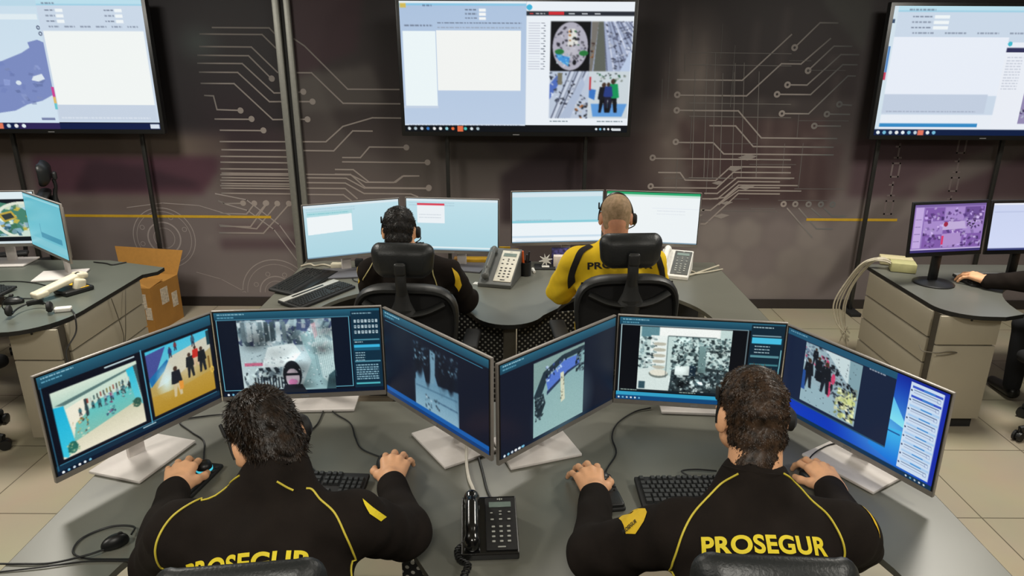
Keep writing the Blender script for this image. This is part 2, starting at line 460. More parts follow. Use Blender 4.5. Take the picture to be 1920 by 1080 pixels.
grid_surface('wall_graphic', img, lambda u, v: np.stack([X0 + u * (X1 - X0), np.full_like(u, WY), ZC - v * ZC], 1), pm, wb)
LAT=[[(1.42,1.963),(1.469,1.131)],[(1.503,2.065),(1.565,1.131)],[(1.566,2.096),(1.635,1.13)],[(1.638,1.947),(1.696,1.13)],[(1.726,2.021),(1.796,1.13)],[(1.796,2.025),(1.87,1.129)],[(1.919,1.961),(1.992,1.129)],[(1.368,2.101),(2.152,2.094)],[(1.375,2.011),(2.163,2.004)],[(1.397,1.722),(2.199,1.715)],[(1.405,1.62),(2.212,1.612)],[(1.431,1.283),(2.253,1.275)],[(1.443,1.131),(2.272,1.123)]]
TR=[[(-2.405,2.218),(-1.928,2.216),(-1.824,2.109)],[(-2.303,2.265),(-1.868,2.264),(-1.832,2.225)],[(-2.419,2.127),(-2.021,2.125),(-1.837,1.938)],[(-2.442,2.063),(-2.05,2.061),(-1.897,1.898)],[(-2.451,2.004),(-2.106,2.003),(-1.882,1.784),(-1.784,1.784)],[(-2.447,1.938),(-2.149,1.937),(-1.925,1.717),(-1.602,1.719)],[(-2.446,1.854),(-2.188,1.853),(-1.913,1.579),(-1.653,1.582)],[(-1.686,1.79),(-1.665,1.793)],[(-2.431,1.762),(-2.362,1.759),(-2.348,1.654),(-2.18,1.649)],[(-2.373,1.581),(-2.101,1.58)],[(-2.343,1.494),(-2.016,1.492)],[(-2.355,1.404),(-1.504,1.406),(-1.358,1.528),(-1.119,1.596),(-0.885,1.595)],[(-2.35,1.339),(-1.446,1.334),(-1.282,1.493),(-1.126,1.492)],[(-1.686,2.186),(-1.609,2.134),(-1.299,1.815),(-0.887,1.814)],[(-1.684,1.937),(-1.573,1.937),(-1.343,1.707),(-0.879,1.705)],[(-2.365,1.286),(-1.695,1.283)],[(-2.371,1.239),(-1.7,1.235)],[(-2.379,1.185),(-1.705,1.182)],[(-2.385,1.137),(-1.71,1.134)],[(-2.392,1.091),(-1.715,1.088)],[(-2.398,1.047),(-1.719,1.044)],[(-2.373,1.15),(-1.806,1.147)],[(-2.378,1.113),(-1.81,1.11)],[(-2.385,1.065),(-1.815,1.062)],[(-2.39,1.027),(-1.819,1.024)],[(-2.396,0.984),(-1.824,0.981)],[(-2.431,0.92),(-2.382,0.897),(-2.253,0.9)],[(-2.428,0.815),(-2.213,0.809),(-2.153,0.879)],[(-2.444,0.704),(-2.192,0.702),(-2.05,0.878)],[(-2.202,0.788),(-2.145,0.787),(-2.054,0.882)],[(-2.45,0.715),(-2.143,0.684),(-1.958,0.886)],[(-2.459,0.648),(-2.09,0.646),(-1.86,0.885)],[(-1.684,1.143),(-1.324,1.141),(-1.202,1.08),(-0.975,1.079),(-0.901,1.131),(-0.774,1.134)],[(-1.68,1.115),(-1.362,1.113),(-1.219,1.033),(-0.708,1.03)],[(-1.684,1.075),(-1.372,1.073),(-1.223,0.987),(-0.838,0.985),(-0.782,0.963)],[(-1.689,1.029),(-1.376,1.028),(-1.283,0.944)],[(-1.694,0.977),(-1.394,0.976),(-1.334,0.929)],[(-1.378,1.281),(-1.234,1.281),(-1.156,1.366),(-0.877,1.365)],[(-1.381,1.246),(-0.71,1.242)],[(-1.444,1.184),(-1.299,1.183),(-1.176,1.082),(-0.958,1.081),(-0.889,1.135),(-0.766,1.134)],[(-1.448,1.145),(-1.324,1.144),(-1.209,1.037),(-0.705,1.034)],[(1.287,1.898),(1.794,1.895),(2.135,2.233)],[(2.183,2.152),(2.341,2.319),(2.477,2.318)],[(1.309,1.781),(1.841,1.778),(2.085,2.02),(2.237,2.019),(2.438,2.206)],[(2.311,1.983),(2.474,2.151),(2.611,2.15)],[(2.169,1.863),(2.306,1.862),(2.537,2.09),(2.675,2.089)],[(2.099,1.791),(2.344,1.79),(2.562,2.015),(2.673,2.015)],[(2.154,1.644),(2.349,1.643),(2.616,1.932),(2.672,1.931)],[(2.599,1.714),(2.677,1.71)],[(2.511,1.641),(2.674,1.64)],[(2.425,1.549),(2.617,1.548)],[(1.317,1.665),(1.789,1.663),(1.996,1.453),(2.603,1.45)],[(1.574,1.547),(1.78,1.546),(1.939,1.384),(2.584,1.381)],[(1.328,1.414),(1.614,1.413),(1.708,1.324),(2.593,1.32)],[(1.157,1.285),(2.253,1.279)],[(1.193,1.172),(1.367,1.171),(1.415,1.11),(1.663,1.108),(1.776,1.221),(2.26,1.219)],[(1.15,1.048),(1.676,1.045),(1.802,1.176),(2.266,1.174)],[(1.584,1.002),(1.687,1.001),(1.835,1.132),(2.3,1.13)],[(1.632,0.954),(1.749,0.968),(1.856,1.071),(2.337,1.069)],[(1.71,0.909),(1.86,1.027),(2.372,1.024)],[(1.58,0.861),(1.645,0.86),(1.855,1.051),(2.193,1.05)],[(1.576,0.743),(1.612,0.743),(1.86,1.001),(2.199,0.999)],[(1.572,0.956),(1.694,0.956),(1.85,1.101),(2.187,1.099)],[(2.28,0.879),(2.521,0.633)],[(2.377,0.879),(2.547,0.706),(2.681,0.705)],[(2.483,0.878),(2.603,0.783),(2.759,0.782)],[(2.59,0.878),(2.665,0.815),(2.776,0.814)]]
ND=[(-1.888,1.892),(-1.584,1.719),(-1.636,1.582),(-1.65,1.794),(-2.162,1.648),(-2.082,1.583),(-1.997,1.494),(-2.231,0.902),(-2.138,0.901),(-2.038,0.904),(-2.045,0.901),(-1.948,0.9),(-1.852,0.9),(-0.689,1.033),(-0.858,1.364),(-0.691,1.245),(-0.687,1.039),(2.171,2.139),(1.295,1.784),(2.299,1.97),(2.153,1.863),(2.08,1.791),(2.137,1.644),(2.582,1.717),(2.495,1.641),(2.408,1.549),(1.3,1.665),(1.312,1.418),(1.135,1.291),(1.135,1.058),(2.245,0.915),(2.342,0.915),(2.452,0.914),(2.554,0.914),(2.651,0.914)]
def ribbon(mb, pts, w, y, mi=0):
    for (xa, za), (xb, zb) in zip(pts[:-1], pts[1:]):
        L = math.hypot(xb - xa, zb - za) or 1e-6; nx, nz_ = -(zb - za) / L * w / 2, (xb - xa) / L * w / 2
        ex, ez = (xb - xa) / L * w * .4, (zb - za) / L * w * .4
        mb.add([(xa - ex + nx, y, za - ez + nz_), (xb + ex + nx, y, zb + ez + nz_), (xb + ex - nx, y, zb + ez - nz_), (xa - ex - nx, y, za - ez - nz_)], [(0, 1, 2, 3)], mi)
def ring(mb, x, z, r0, r1, y, mi=0, n=40):
    v = []
    for k in range(n):
        a = 2 * PI * k / n; v += [(x + r0 * math.cos(a), y, z + r0 * math.sin(a)), (x + r1 * math.cos(a), y, z + r1 * math.sin(a))]
    mb.add(v, [(2 * k, 2 * k + 1, (2 * k + 3) % (2 * n), (2 * k + 2) % (2 * n)) for k in range(n)], mi)
yl = WY - .0012
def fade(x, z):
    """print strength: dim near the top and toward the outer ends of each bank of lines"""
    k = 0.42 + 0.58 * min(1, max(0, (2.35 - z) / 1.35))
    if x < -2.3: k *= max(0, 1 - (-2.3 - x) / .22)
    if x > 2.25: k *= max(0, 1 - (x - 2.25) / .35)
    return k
def film(name, polys, hi=(150, 140, 134), lo=None):
    V = []; F = []; Cc = []
    for i, (P, mat_k) in enumerate(polys):
        o = len(V); y = yl - (i % 40) * 2e-5
        for x, z in P:
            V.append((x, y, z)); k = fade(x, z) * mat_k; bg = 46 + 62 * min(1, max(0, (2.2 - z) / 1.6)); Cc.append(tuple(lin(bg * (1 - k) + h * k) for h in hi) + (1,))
        F.append(tuple(range(o, o + len(P))))
    me = bpy.data.meshes.new(name); me.from_pydata(V, [], F); me.materials.append(pm)
    ca = me.color_attributes.new('Col', 'FLOAT_COLOR', 'POINT'); ca.data.foreach_set('color', np.array(Cc, np.float32).ravel())
    o = bpy.data.objects.new(name, me); COL.objects.link(o); o.parent = wb; return o
def seg_polys(pts, w, k=1.0):
    out = []
    for (xa, za), (xb, zb) in zip(pts[:-1], pts[1:]):
        L = math.hypot(xb - xa, zb - za) or 1e-6; n_ = max(1, int(L / .08)); dx, dz = (xb - xa) / L, (zb - za) / L; nx, nz_ = -dz * w / 2, dx * w / 2
        for i in range(n_):
            t0 = L * i / n_ - (w * .4 if i == 0 else 0); t1 = L * (i + 1) / n_ + (w * .4 if i == n_ - 1 else 0)
            a = (xa + dx * t0, za + dz * t0); b = (xa + dx * t1, za + dz * t1)
            out.append(([(a[0] + nx, a[1] + nz_), (b[0] + nx, b[1] + nz_), (b[0] - nx, b[1] - nz_), (a[0] - nx, a[1] - nz_)], k))
    return out
polys = []
for P in TR: polys += seg_polys(P, .011)
for x, z in ND:
    if x < .9: polys.append(([(x + .024 * math.cos(k * PI / 8), z + .024 * math.sin(k * PI / 8)) for k in range(16)], 1.0))
    else:
        for k in range(16):
            a, b = k * PI / 8, (k + 1) * PI / 8
            polys.append(([(x + .010 * math.cos(a), z + .010 * math.sin(a)), (x + .026 * math.cos(a), z + .026 * math.sin(a)), (x + .026 * math.cos(b), z + .026 * math.sin(b)), (x + .010 * math.cos(b), z + .010 * math.sin(b))], 1.0))
for P in LAT: polys += seg_polys(P, .005, .55)
rr_ = random.Random(8)
for k in range(26):
    x, z = rr_.uniform(1.1, 2.35), rr_.uniform(.75, 2.2); l_ = rr_.uniform(.1, .5)
    polys += seg_polys([(x, z), (x + l_, z)] if k % 2 else [(x, z), (x - .01, z + l_)], .004, .35)
for k in range(9):
    x, z = rr_.uniform(1.5, 2.3), rr_.uniform(.8, 1.5); w_ = rr_.uniform(.03, .08); polys.append(([(x - w_, z), (x, z + w_ * .35), (x + w_, z + .01), (x, z - w_ * .3)], .8))
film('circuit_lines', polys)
mb = MB()
for gx, gz, s_ in ((-2.93, .60, 1.0), (-2.03, .10, 1.0)):
    for r0, r1 in ((.255, .262), (.225, .23), (.13, .142), (.085, .09)): ring(mb, gx, gz, r0 * s_, r1 * s_, yl, 0, 56) if gz > .3 else None
    if gz < .3:
        for r0, r1 in ((.29, .298), (.25, .255), (.14, .15), (.10, .105)):
            v = []; nn = 40
            for k in range(nn + 1):
                a = PI * k / nn; v += [(gx + r0 * math.cos(a), yl, gz + .02 + r0 * math.sin(a)), (gx + r1 * math.cos(a), yl, gz + .02 + r1 * math.sin(a))]
            mb.add(v, [(2 * k, 2 * k + 1, 2 * k + 3, 2 * k + 2) for k in range(nn)])
    for k in range(7):
        a = .4 + k * .75
        if gz + .18 * math.sin(a) > .14: ring(mb, gx + .195 * math.cos(a), gz + .195 * math.sin(a), .016, .021, yl, 0, 14)
ribbon(mb, [(-2.45, .98), (-2.2, .93), (-1.95, .72), (-1.72, .34)], .009, yl); ribbon(mb, [(-2.4, .90), (-2.2, .84), (-2.0, .68), (-1.80, .36)], .009, yl)
ribbon(mb, [(-2.7, .30), (-2.5, .24), (-2.3, .12)], .006, yl); ribbon(mb, [(-3.2, .86), (-2.9, .9), (-2.6, .88), (-2.35, .80)], .006, yl)
mb.build('gear_outlines', M('pale_outline_print', (150, 141, 138), .6), wb)
mb = MB(); ribbon(mb, [(-3.75, .79), (-2.02, .785)], .022, yl - .0006); ribbon(mb, [(2.46, .785), (3.2, .785)], .022, yl - .0006)
mb.build('yellow_stripe', M('ochre_yellow_print', (190, 152, 38), .55), wb)
def seg(mb, ch, x, z, w, h, t, y):
    S = {'1': [((0, 0), (0, 1)), ((-.45, .8), (0, .8)), ((-.45, 0), (.45, 0))], '0': [((-.5, 0), (.5, 0)), ((.5, 0), (.5, 1)), ((.5, 1), (-.5, 1)), ((-.5, 1), (-.5, 0))]}[ch]
    for a, b in S: ribbon(mb, [(x + a[0] * w, z + a[1] * h), (x + b[0] * w, z + b[1] * h)], t, y)
mb = MB()
for x, zt, s_ in ((3.12, 1.30, '1010'), (3.62, 1.34, '0101')):
    for k, ch in enumerate(s_): seg(mb, ch, x, zt - k * .155, .06, .11, .014, yl)
mb.build('binary_digits', M('dim_digit_print', (104, 92, 92), .6), wb)
m_base = M('dark_skirting', (48, 42, 40), .5)
struct(MB().box(((X0 + X1) / 2, WY - .01, .04), (X1 - X0, .02, .08)).build('baseboard_back', m_base))
m_alu = M('brushed_aluminium_profile', (128, 128, 122), .45, .35)
for nm, xa, xb in (('trim_1', -1.822, -1.772), ('trim_2', -1.735, -1.69)):
    struct(MB().rbox(((xa + xb) / 2, WY - .02, 1.55), (xb - xa, .036, 2.98), .006, 2).build(nm, m_alu))
struct(MB().box((-1.753, WY - .006, 1.55), (.04, .01, 2.98)).build('trim_gap', M('black_gap', (16, 16, 16), .8)))  # black strip stands in for the dark of the gap between the profiles

# unseen ceiling lamps: main pair follows the desk shadows, near three added as fill
m_dif = M('lamp_diffuser', (255, 250, 240), .5, emit=1.0); m_frame = M('lamp_frame_white', (220, 220, 215), .5)
LAMPS = [(-2.7, 3.75, 72), (2.7, 3.75, 72), (0.0, 4.4, 24), (-2.7, 0.6, 50), (2.7, 0.6, 50), (0.0, -0.3, 44)]
for i, (x, y, e) in enumerate(LAMPS):
    t = thing('ceiling_light', 'square ceiling light panel number %d placed to light the room' % (i + 1), 'light', (x, y, ZC - .03), 0, 'ceiling light panels')
    t['label'] = 'square ceiling light panel, unseen, placed to light the room'
    MB().box((0, 0, .012), (.66, .66, .02)).build('frame', m_frame, t)
    MB().box((0, 0, -.002), (.6, .6, .008)).build('diffuser', m_dif, t)
    ld = bpy.data.lights.new('panel_lamp', 'AREA'); ld.shape = 'SQUARE'; ld.size = .6; ld.energy = e; ld.color = (1.0, .955, .86)
    lo = bpy.data.objects.new('panel_lamp', ld); COL.objects.link(lo); lo.location = (x, y, ZC - .06)

# ------------------------------------------------------------------ what the displays show
def icons(cv, x, y, n, d, s_, rng, pal=((235, 245, 250), (120, 190, 220), (200, 215, 225), (240, 240, 240))):
    for i in range(n): cv.ell(x + i * d, y, s_, s_ * cv.W / cv.H, pal[i % len(pal)])
def shade(cv, box, n, rng, lo=.5, hi=1.25, size=.1):
    for _ in range(n):
        x, y = rng.uniform(box[0], box[2]), rng.uniform(box[1], box[3]); sl = cv._sl(max(box[0], x - size), max(box[1], y - size), min(box[2], x + size), min(box[3], y + size))
        k = rng.uniform(lo, hi); d = np.sqrt(((cv.xx[sl] - x) / size) ** 2 + ((cv.yy[sl] - y) / size) ** 2); w = np.clip(1 - d, 0, 1)[..., None]; cv.a[sl] *= 1 + (k - 1) * w
def vms(cv, rng, top=.105, line=(70, 150, 180)):
    cv.rect(0, 0, 1, 1, (10, 16, 32)); cv.rect(0, 0, 1, top, (38, 98, 122), (24, 66, 88))
    cv.text(.02, .02, .16, .014, (170, 215, 230), rng); cv.text(.02, .055, .1, .014, (120, 190, 215), rng)
    cv.rect(0, .955, 1, 1, (8, 22, 44)); icons(cv, .03, .977, 6, .028, .007, rng)
def scr_corridor(rng):
    cv = CV(300, 169); vms(cv, rng, .115)
    cv.rect(0, .115, 1, .9, (10, 14, 28)); cv.rect(.0, .9, 1, .955, (14, 44, 66))
    x0, y0, x1, y1 = .045, .19, .505, .86
    cv.rect(x0, y0, x1, y1, (196, 226, 212), (232, 228, 204))
    X = lambda u: x0 + u * (x1 - x0); Y = lambda v: y0 + v * (y1 - y0)
    pl = lambda P, c, c2=None, al=1: cv.poly([(X(u), Y(v)) for u, v in P], c, c2, al)
    pl([(0, .0), (1, .0), (1, .10), (.10, .24), (0, .24)], (216, 232, 214), (178, 210, 196))
    pl([(.02, .20), (1, .05), (1, .075), (.12, .24)], (90, 120, 118))
    pl([(.15, .24), (.95, .12), (.95, .6), (.2, .6)], (206, 226, 210))
    pl([(.12, .3), (.34, .24), (.34, .52), (.16, .70)], (240, 236, 216))
    pl([(.2, .56), (.5, .35), (.9, .34), (.95, .62), (.14, .82)], (92, 196, 196), (132, 192, 176))
    pl([(.14, .82), (.95, .60), (1, .72), (1, 1), (0, 1)], (206, 204, 176), (236, 230, 206))
    pl([(0, .22), (.11, .24), (.16, .88), (.05, 1), (0, .96)], (28, 178, 218), (60, 200, 226))
    pl([(.86, .08), (.95, .06), (1, .70), (.92, .62)], (40, 190, 222), (110, 205, 215)); pl([(.95, .06), (1, .05), (1, .6)], (60, 80, 84))
    for k in range(14): cv.rect(X(.36) + k * .018, Y(.27 - k * .006), X(.375) + k * .018, Y(.34 - k * .006), rng.choice([(60, 90, 92), (150, 60, 50), (120, 110, 60), (50, 60, 60), (190, 200, 190)]))
    for k in range(9): cv.person(X(.27 + k * .075), Y(.48 - .012 * k + .03 * (k % 2)), .085 + .02 * (k % 2), rng.choice([(50, 60, 66), (150, 170, 176), (60, 110, 120)]), (40, 44, 52), rng)
    cv.rect(X(.33), Y(.26), X(.36), Y(.52), (50, 66, 70))
    for k in range(60): cv.rect(X(rng.gauss(.60, .045)), Y(rng.uniform(.27, .64)), X(0) * 0 + X(rng.gauss(.60, .045)) + .006, Y(rng.uniform(.3, .62)), rng.choice([(120, 150, 190), (210, 220, 225), (150, 60, 90), (70, 90, 110)]), al=.6) if False else None
    cv.clutter((X(.5), Y(.3), X(.7), Y(.66)), 60, [(90, 130, 170), (214, 224, 228), (160, 60, 100), (60, 80, 110), (70, 120, 130)], .016, rng, clip=lambda a, b: abs(a - X(.6)) < .028)
    cv.clutter((X(.76), Y(.22), X(.88), Y(.52)), 24, [(40, 56, 60), (80, 110, 110), (180, 210, 210)], .016, rng)
    cv.clutter((X(.16), Y(.50), X(.34), Y(.78)), 34, [(200, 160, 70), (60, 50, 46), (150, 130, 100), (230, 220, 190)], .014, rng)
    cv.ell(X(.12), Y(.88), .026, .06, (40, 110, 96)); cv.clutter((X(.06), Y(.8), X(.19), Y(.97)), 22, [(30, 90, 80), (120, 170, 140), (190, 200, 150)], .012, rng)
    cv.ell(X(.93), Y(.64), .024, .05, (50, 90, 76)); cv.clutter((X(.87), Y(.58), X(.98), Y(.7)), 18, [(40, 80, 66), (140, 150, 120)], .012, rng)
    cv.rect(.535, .10, .541, .91, (86, 170, 200)); cv.rect(.33, .135, .50, .150, (190, 210, 214))
    x0, y0, x1, y1 = .56, .145, .975, .86
    cv.rect(x0, y0, x1, y1, (176, 168, 140), (190, 152, 56))
    pl([(0, 0), (1, 0), (1, .10), (.45, .24), (0, .55)], (70, 190, 220), (120, 200, 214)); pl([(0, .05), (.3, .02), (.1, .4), (0, .45)], (70, 80, 150))
    pl([(.0, .42), (.3, .22), (.34, .30), (.02, .55)], (28, 110, 170)); pl([(.35, .2), (1, .1), (1, .3), (.5, .5), (.1, .6)], (206, 204, 186))
    cv.ell(X(.25), Y(.55), .075, .22, (214, 240, 240), .9, .9); cv.ell(X(.6), Y(.45), .12, .2, (214, 206, 180), .6, .9)
    pl([(0, .70), (.5, .72), (1, .66), (1, 1), (0, 1)], (190, 150, 58), (176, 136, 38), .75)
    cv.person(X(.40), Y(.84), .34, (28, 32, 40), (206, 190, 150), rng); cv.poly([(X(.43), Y(.62)), (X(.50), Y(.64)), (X(.49), Y(.76)), (X(.43), Y(.76))], (226, 150, 60))
    cv.person(X(.64), Y(.64), .28, (30, 34, 38), (34, 36, 40), rng); cv.person(X(.745), Y(.50), .23, (196, 44, 36), (210, 180, 150), rng); cv.person(X(.84), Y(.63), .29, (26, 30, 34), (30, 34, 40), rng)
    cv.person(X(.36), Y(.22), .12, (40, 60, 120), (50, 50, 70), rng); cv.person(X(.73), Y(.18), .13, (60, 90, 110), (40, 50, 70), rng); cv.person(X(.45), Y(.14), .1, (120, 50, 60), (50, 50, 70), rng)
    cv.rect(X(.95), Y(.02), X(1), Y(.25), (30, 60, 70)); cv.ell(X(.985), Y(.66), .012, .04, (230, 190, 80), hole=.6); cv.rect(X(.93), Y(.42), X(.96), Y(.62), (120, 90, 40))
    cv.line([(.02, .9), (.98, .9)], .004, (86, 170, 200)); cv.rect(.48, .915, .56, .925, (170, 200, 210)); cv.rect(0.008, .1, .012, .95, (60, 140, 170))
    cv.blur((.04, .14, .53, .89), 1); cv.blur((.55, .14, .98, .89), 1); cv.noise((0, .1, 1, .9), 5, rng); return cv
def scr_shirts(rng):
    cv = CV(300, 169); vms(cv, rng, .09)
    cv.rect(.0, .09, .82, .93, (10, 20, 38)); cv.frame(.01, .085, .81, .93, (110, 190, 215), .004)
    b = (.13, .10, .70, .93); cv.rect(*b, (150, 176, 184), (196, 214, 216))
    cv.clutter((.13, .10, .70, .40), 150, [(70, 92, 104), (206, 222, 226), (120, 148, 158), (160, 186, 194), (60, 74, 110)], .045, rng, tall=1.5)
    for k in range(8): cv.poly([(.15 + k * .035, .12), (.175 + k * .035, .12), (.18 + k * .035, .34), (.15 + k * .035, .36)], rng.choice([(66, 84, 92), (190, 208, 212), (110, 132, 140)]))
    cv.poly([(.30, .42), (.46, .38), (.50, .50), (.42, .66), (.25, .66)], (216, 230, 230)); cv.clutter((.2, .55, .42, .8), 40, [(226, 236, 236), (150, 170, 176), (196, 204, 210)], .03, rng, al=.6)
    cv.rect(.15, .60, .26, .64, (200, 60, 100), al=.7); cv.clutter((.14, .66, .40, .93), 70, [(30, 40, 50), (190, 210, 210), (110, 130, 140)], .03, rng, tall=1.5)
    for k in range(12): cv.rect(.20 + k * .018, .78, .208 + k * .018, .92, (24, 32, 42))
    cv.poly([(.50, .30), (.60, .20), (.64, .45), (.66, .95), (.48, .95), (.56, .6)], (150, 186, 190)); cv.poly([(.58, .2), (.70, .25), (.70, .95), (.62, .8)], (196, 222, 222))
    cv.clutter((.5, .15, .70, .5), 30, [(226, 238, 238), (196, 206, 212), (130, 160, 170)], .03, rng, tall=1.6, al=.7); cv.poly([(.575, .16), (.60, .14), (.61, .3), (.59, .34)], (214, 150, 160), al=.5)
    for k in range(10): cv.line([(.57 + k * .012, .2), (.60 + k * .012, .8)], .003, (80, 110, 118), .6)
    cv.poly([(.64, .95), (.66, .78), (.70, .72), (.70, .95)], (60, 90, 98))
    cv.ell(.435, .76, .058, .17, (24, 28, 36)); cv.ell(.435, .80, .042, .115, (206, 190, 200)); cv.rect(.395, .74, .475, .77, (20, 22, 30)); cv.ell(.435, .85, .028, .04, (214, 130, 180)); cv.poly([(.36, .98), (.38, .88), (.49, .88), (.52, .98)], (30, 34, 44))
    shade(cv, (.13, .1, .70, .93), 26, rng); cv.blur((.13, .1, .70, .93), 1); cv.clutter((.14, .11, .69, .9), 160, [(60, 78, 90), (226, 238, 240), (130, 150, 160)], .012, rng, al=.55)
    cv.rect(.82, .03, 1, .95, (14, 46, 66)); cv.text(.83, .05, .12, .012, (180, 215, 225), rng)
    for r in range(3):
        for c in range(7): cv.rect(.838 + c * .022, .13 + r * .065, .852 + c * .022, .165 + r * .065, (176, 196, 204)); cv.rect(.842 + c * .022, .138 + r * .065, .848 + c * .022, .15 + r * .065, (40, 70, 88)) if (r * 7 + c) % 3 else 0
    cv.rect(.83, .36, .99, .38, (70, 130, 150)); cv.rect(.83, .43, .99, .465, (60, 180, 222)); cv.rect(.83, .47, .99, .50, (24, 90, 120))
    cv.text(.835, .39, .05, .012, (200, 225, 230), rng); cv.text(.835, .52, .06, .012, (170, 205, 215), rng, 4, .03)
    cv.rect(.83, .62, .99, .64, (80, 140, 160)); cv.text(.835, .67, .14, .014, (150, 190, 205), rng, 7, .028, .9); cv.rect(.83, .89, .98, .91, (80, 180, 190)); cv.noise((.1, .1, .7, .9), 9, rng); return cv
def scr_night(rng):
    cv = CV(270, 152); vms(cv, rng, .09)
    cv.rect(0, .09, 1, .9, (14, 20, 38)); cv.line([(.02, .115), (.95, .115)], .005, (60, 130, 160))
    cv.rect(.30, .18, .74, .92, (16, 24, 40)); cv.poly([(.32, .92), (.33, .55), (.40, .42), (.45, .70), (.50, .38), (.58, .68), (.66, .55), (.70, .6), (.74, .92)], (86, 130, 158), (128, 168, 190))
    cv.poly([(.32, .62), (.74, .52), (.74, .92), (.32, .92)], (92, 136, 162), (140, 178, 196), .9); cv.poly([(.48, .2), (.53, .22), (.52, .55), (.47, .6)], (110, 150, 172))
    for x, y, rx, ry in ((.37, .36, .05, .24), (.45, .42, .035, .24), (.60, .38, .055, .22), (.67, .42, .04, .20)): cv.ell(x, y, rx, ry, (14, 20, 34), .95, .35)
    cv.clutter((.31, .18, .74, .40), 60, [(40, 60, 80), (110, 150, 170), (70, 96, 116)], .022, rng); cv.line([(.55, .75), (.73, .74)], .006, (40, 70, 100)); cv.line([(.33, .68), (.73, .62)], .006, (60, 96, 122))
    cv.clutter((.42, .72, .56, .9), 26, [(16, 24, 38), (200, 220, 228), (60, 90, 110)], .018, rng)
    cv.blur((.3, .15, .75, .9), 2)
    cv.rect(0, .905, 1, .955, (20, 92, 170)); cv.rect(0, .955, 1, 1, (14, 60, 120)); cv.noise((.3, .2, .74, .9), 6, rng); return cv
def scr_entrance(rng):
    cv = CV(270, 152); vms(cv, rng, .1)
    cv.rect(0, .1, 1, .95, (16, 22, 40)); b = (.26, .13, .70, .955)
    cv.rect(*b, (130, 168, 172), (150, 186, 186)); cv.ell(.52, .75, .3, .5, (150, 186, 184), .6, .9)
    cv.poly([(.26, .13), (.70, .13), (.70, .2), (.50, .2), (.34, .3), (.26, .45)], (130, 160, 156)); cv.poly([(.26, .5), (.34, .27), (.50, .17), (.70, .16), (.70, .22), (.52, .23), (.38, .33), (.30, .6)], (36, 52, 62))
    cv.poly([(.36, .36), (.52, .235), (.64, .24), (.66, .34), (.55, .37), (.38, .50)], (86, 120, 206)); cv.clutter((.36, .22, .66, .40), 55, [(24, 34, 64), (190, 214, 240), (50, 70, 130)], .02, rng, tall=1.6, clip=lambda x, y: y < .52 - .42 * (x - .3) / .35)
    cv.poly([(.37, .50), (.55, .37), (.66, .34), (.66, .36), (.55, .40), (.37, .54)], (40, 54, 84))
    cv.poly([(.27, .55), (.34, .5), (.36, .62), (.31, .78), (.27, .7)], (34, 48, 56)); cv.clutter((.27, .52, .35, .78), 30, [(20, 30, 36), (150, 180, 180), (80, 100, 110)], .02, rng)
    cv.clutter((.62, .2, .70, .45), 24, [(24, 34, 44), (90, 110, 120)], .03, rng)
    cv.poly([(.485, .36), (.515, .36), (.53, .68), (.495, .70)], (214, 216, 190)); cv.clutter((.49, .40, .522, .66), 16, [(110, 110, 90), (80, 80, 70)], .012, rng)
    cv.blur((.26, .13, .7, .95), 1); icons(cv, .03, .978, 6, .03, .008, rng); cv.noise((.26, .13, .7, .95), 6, rng); return cv
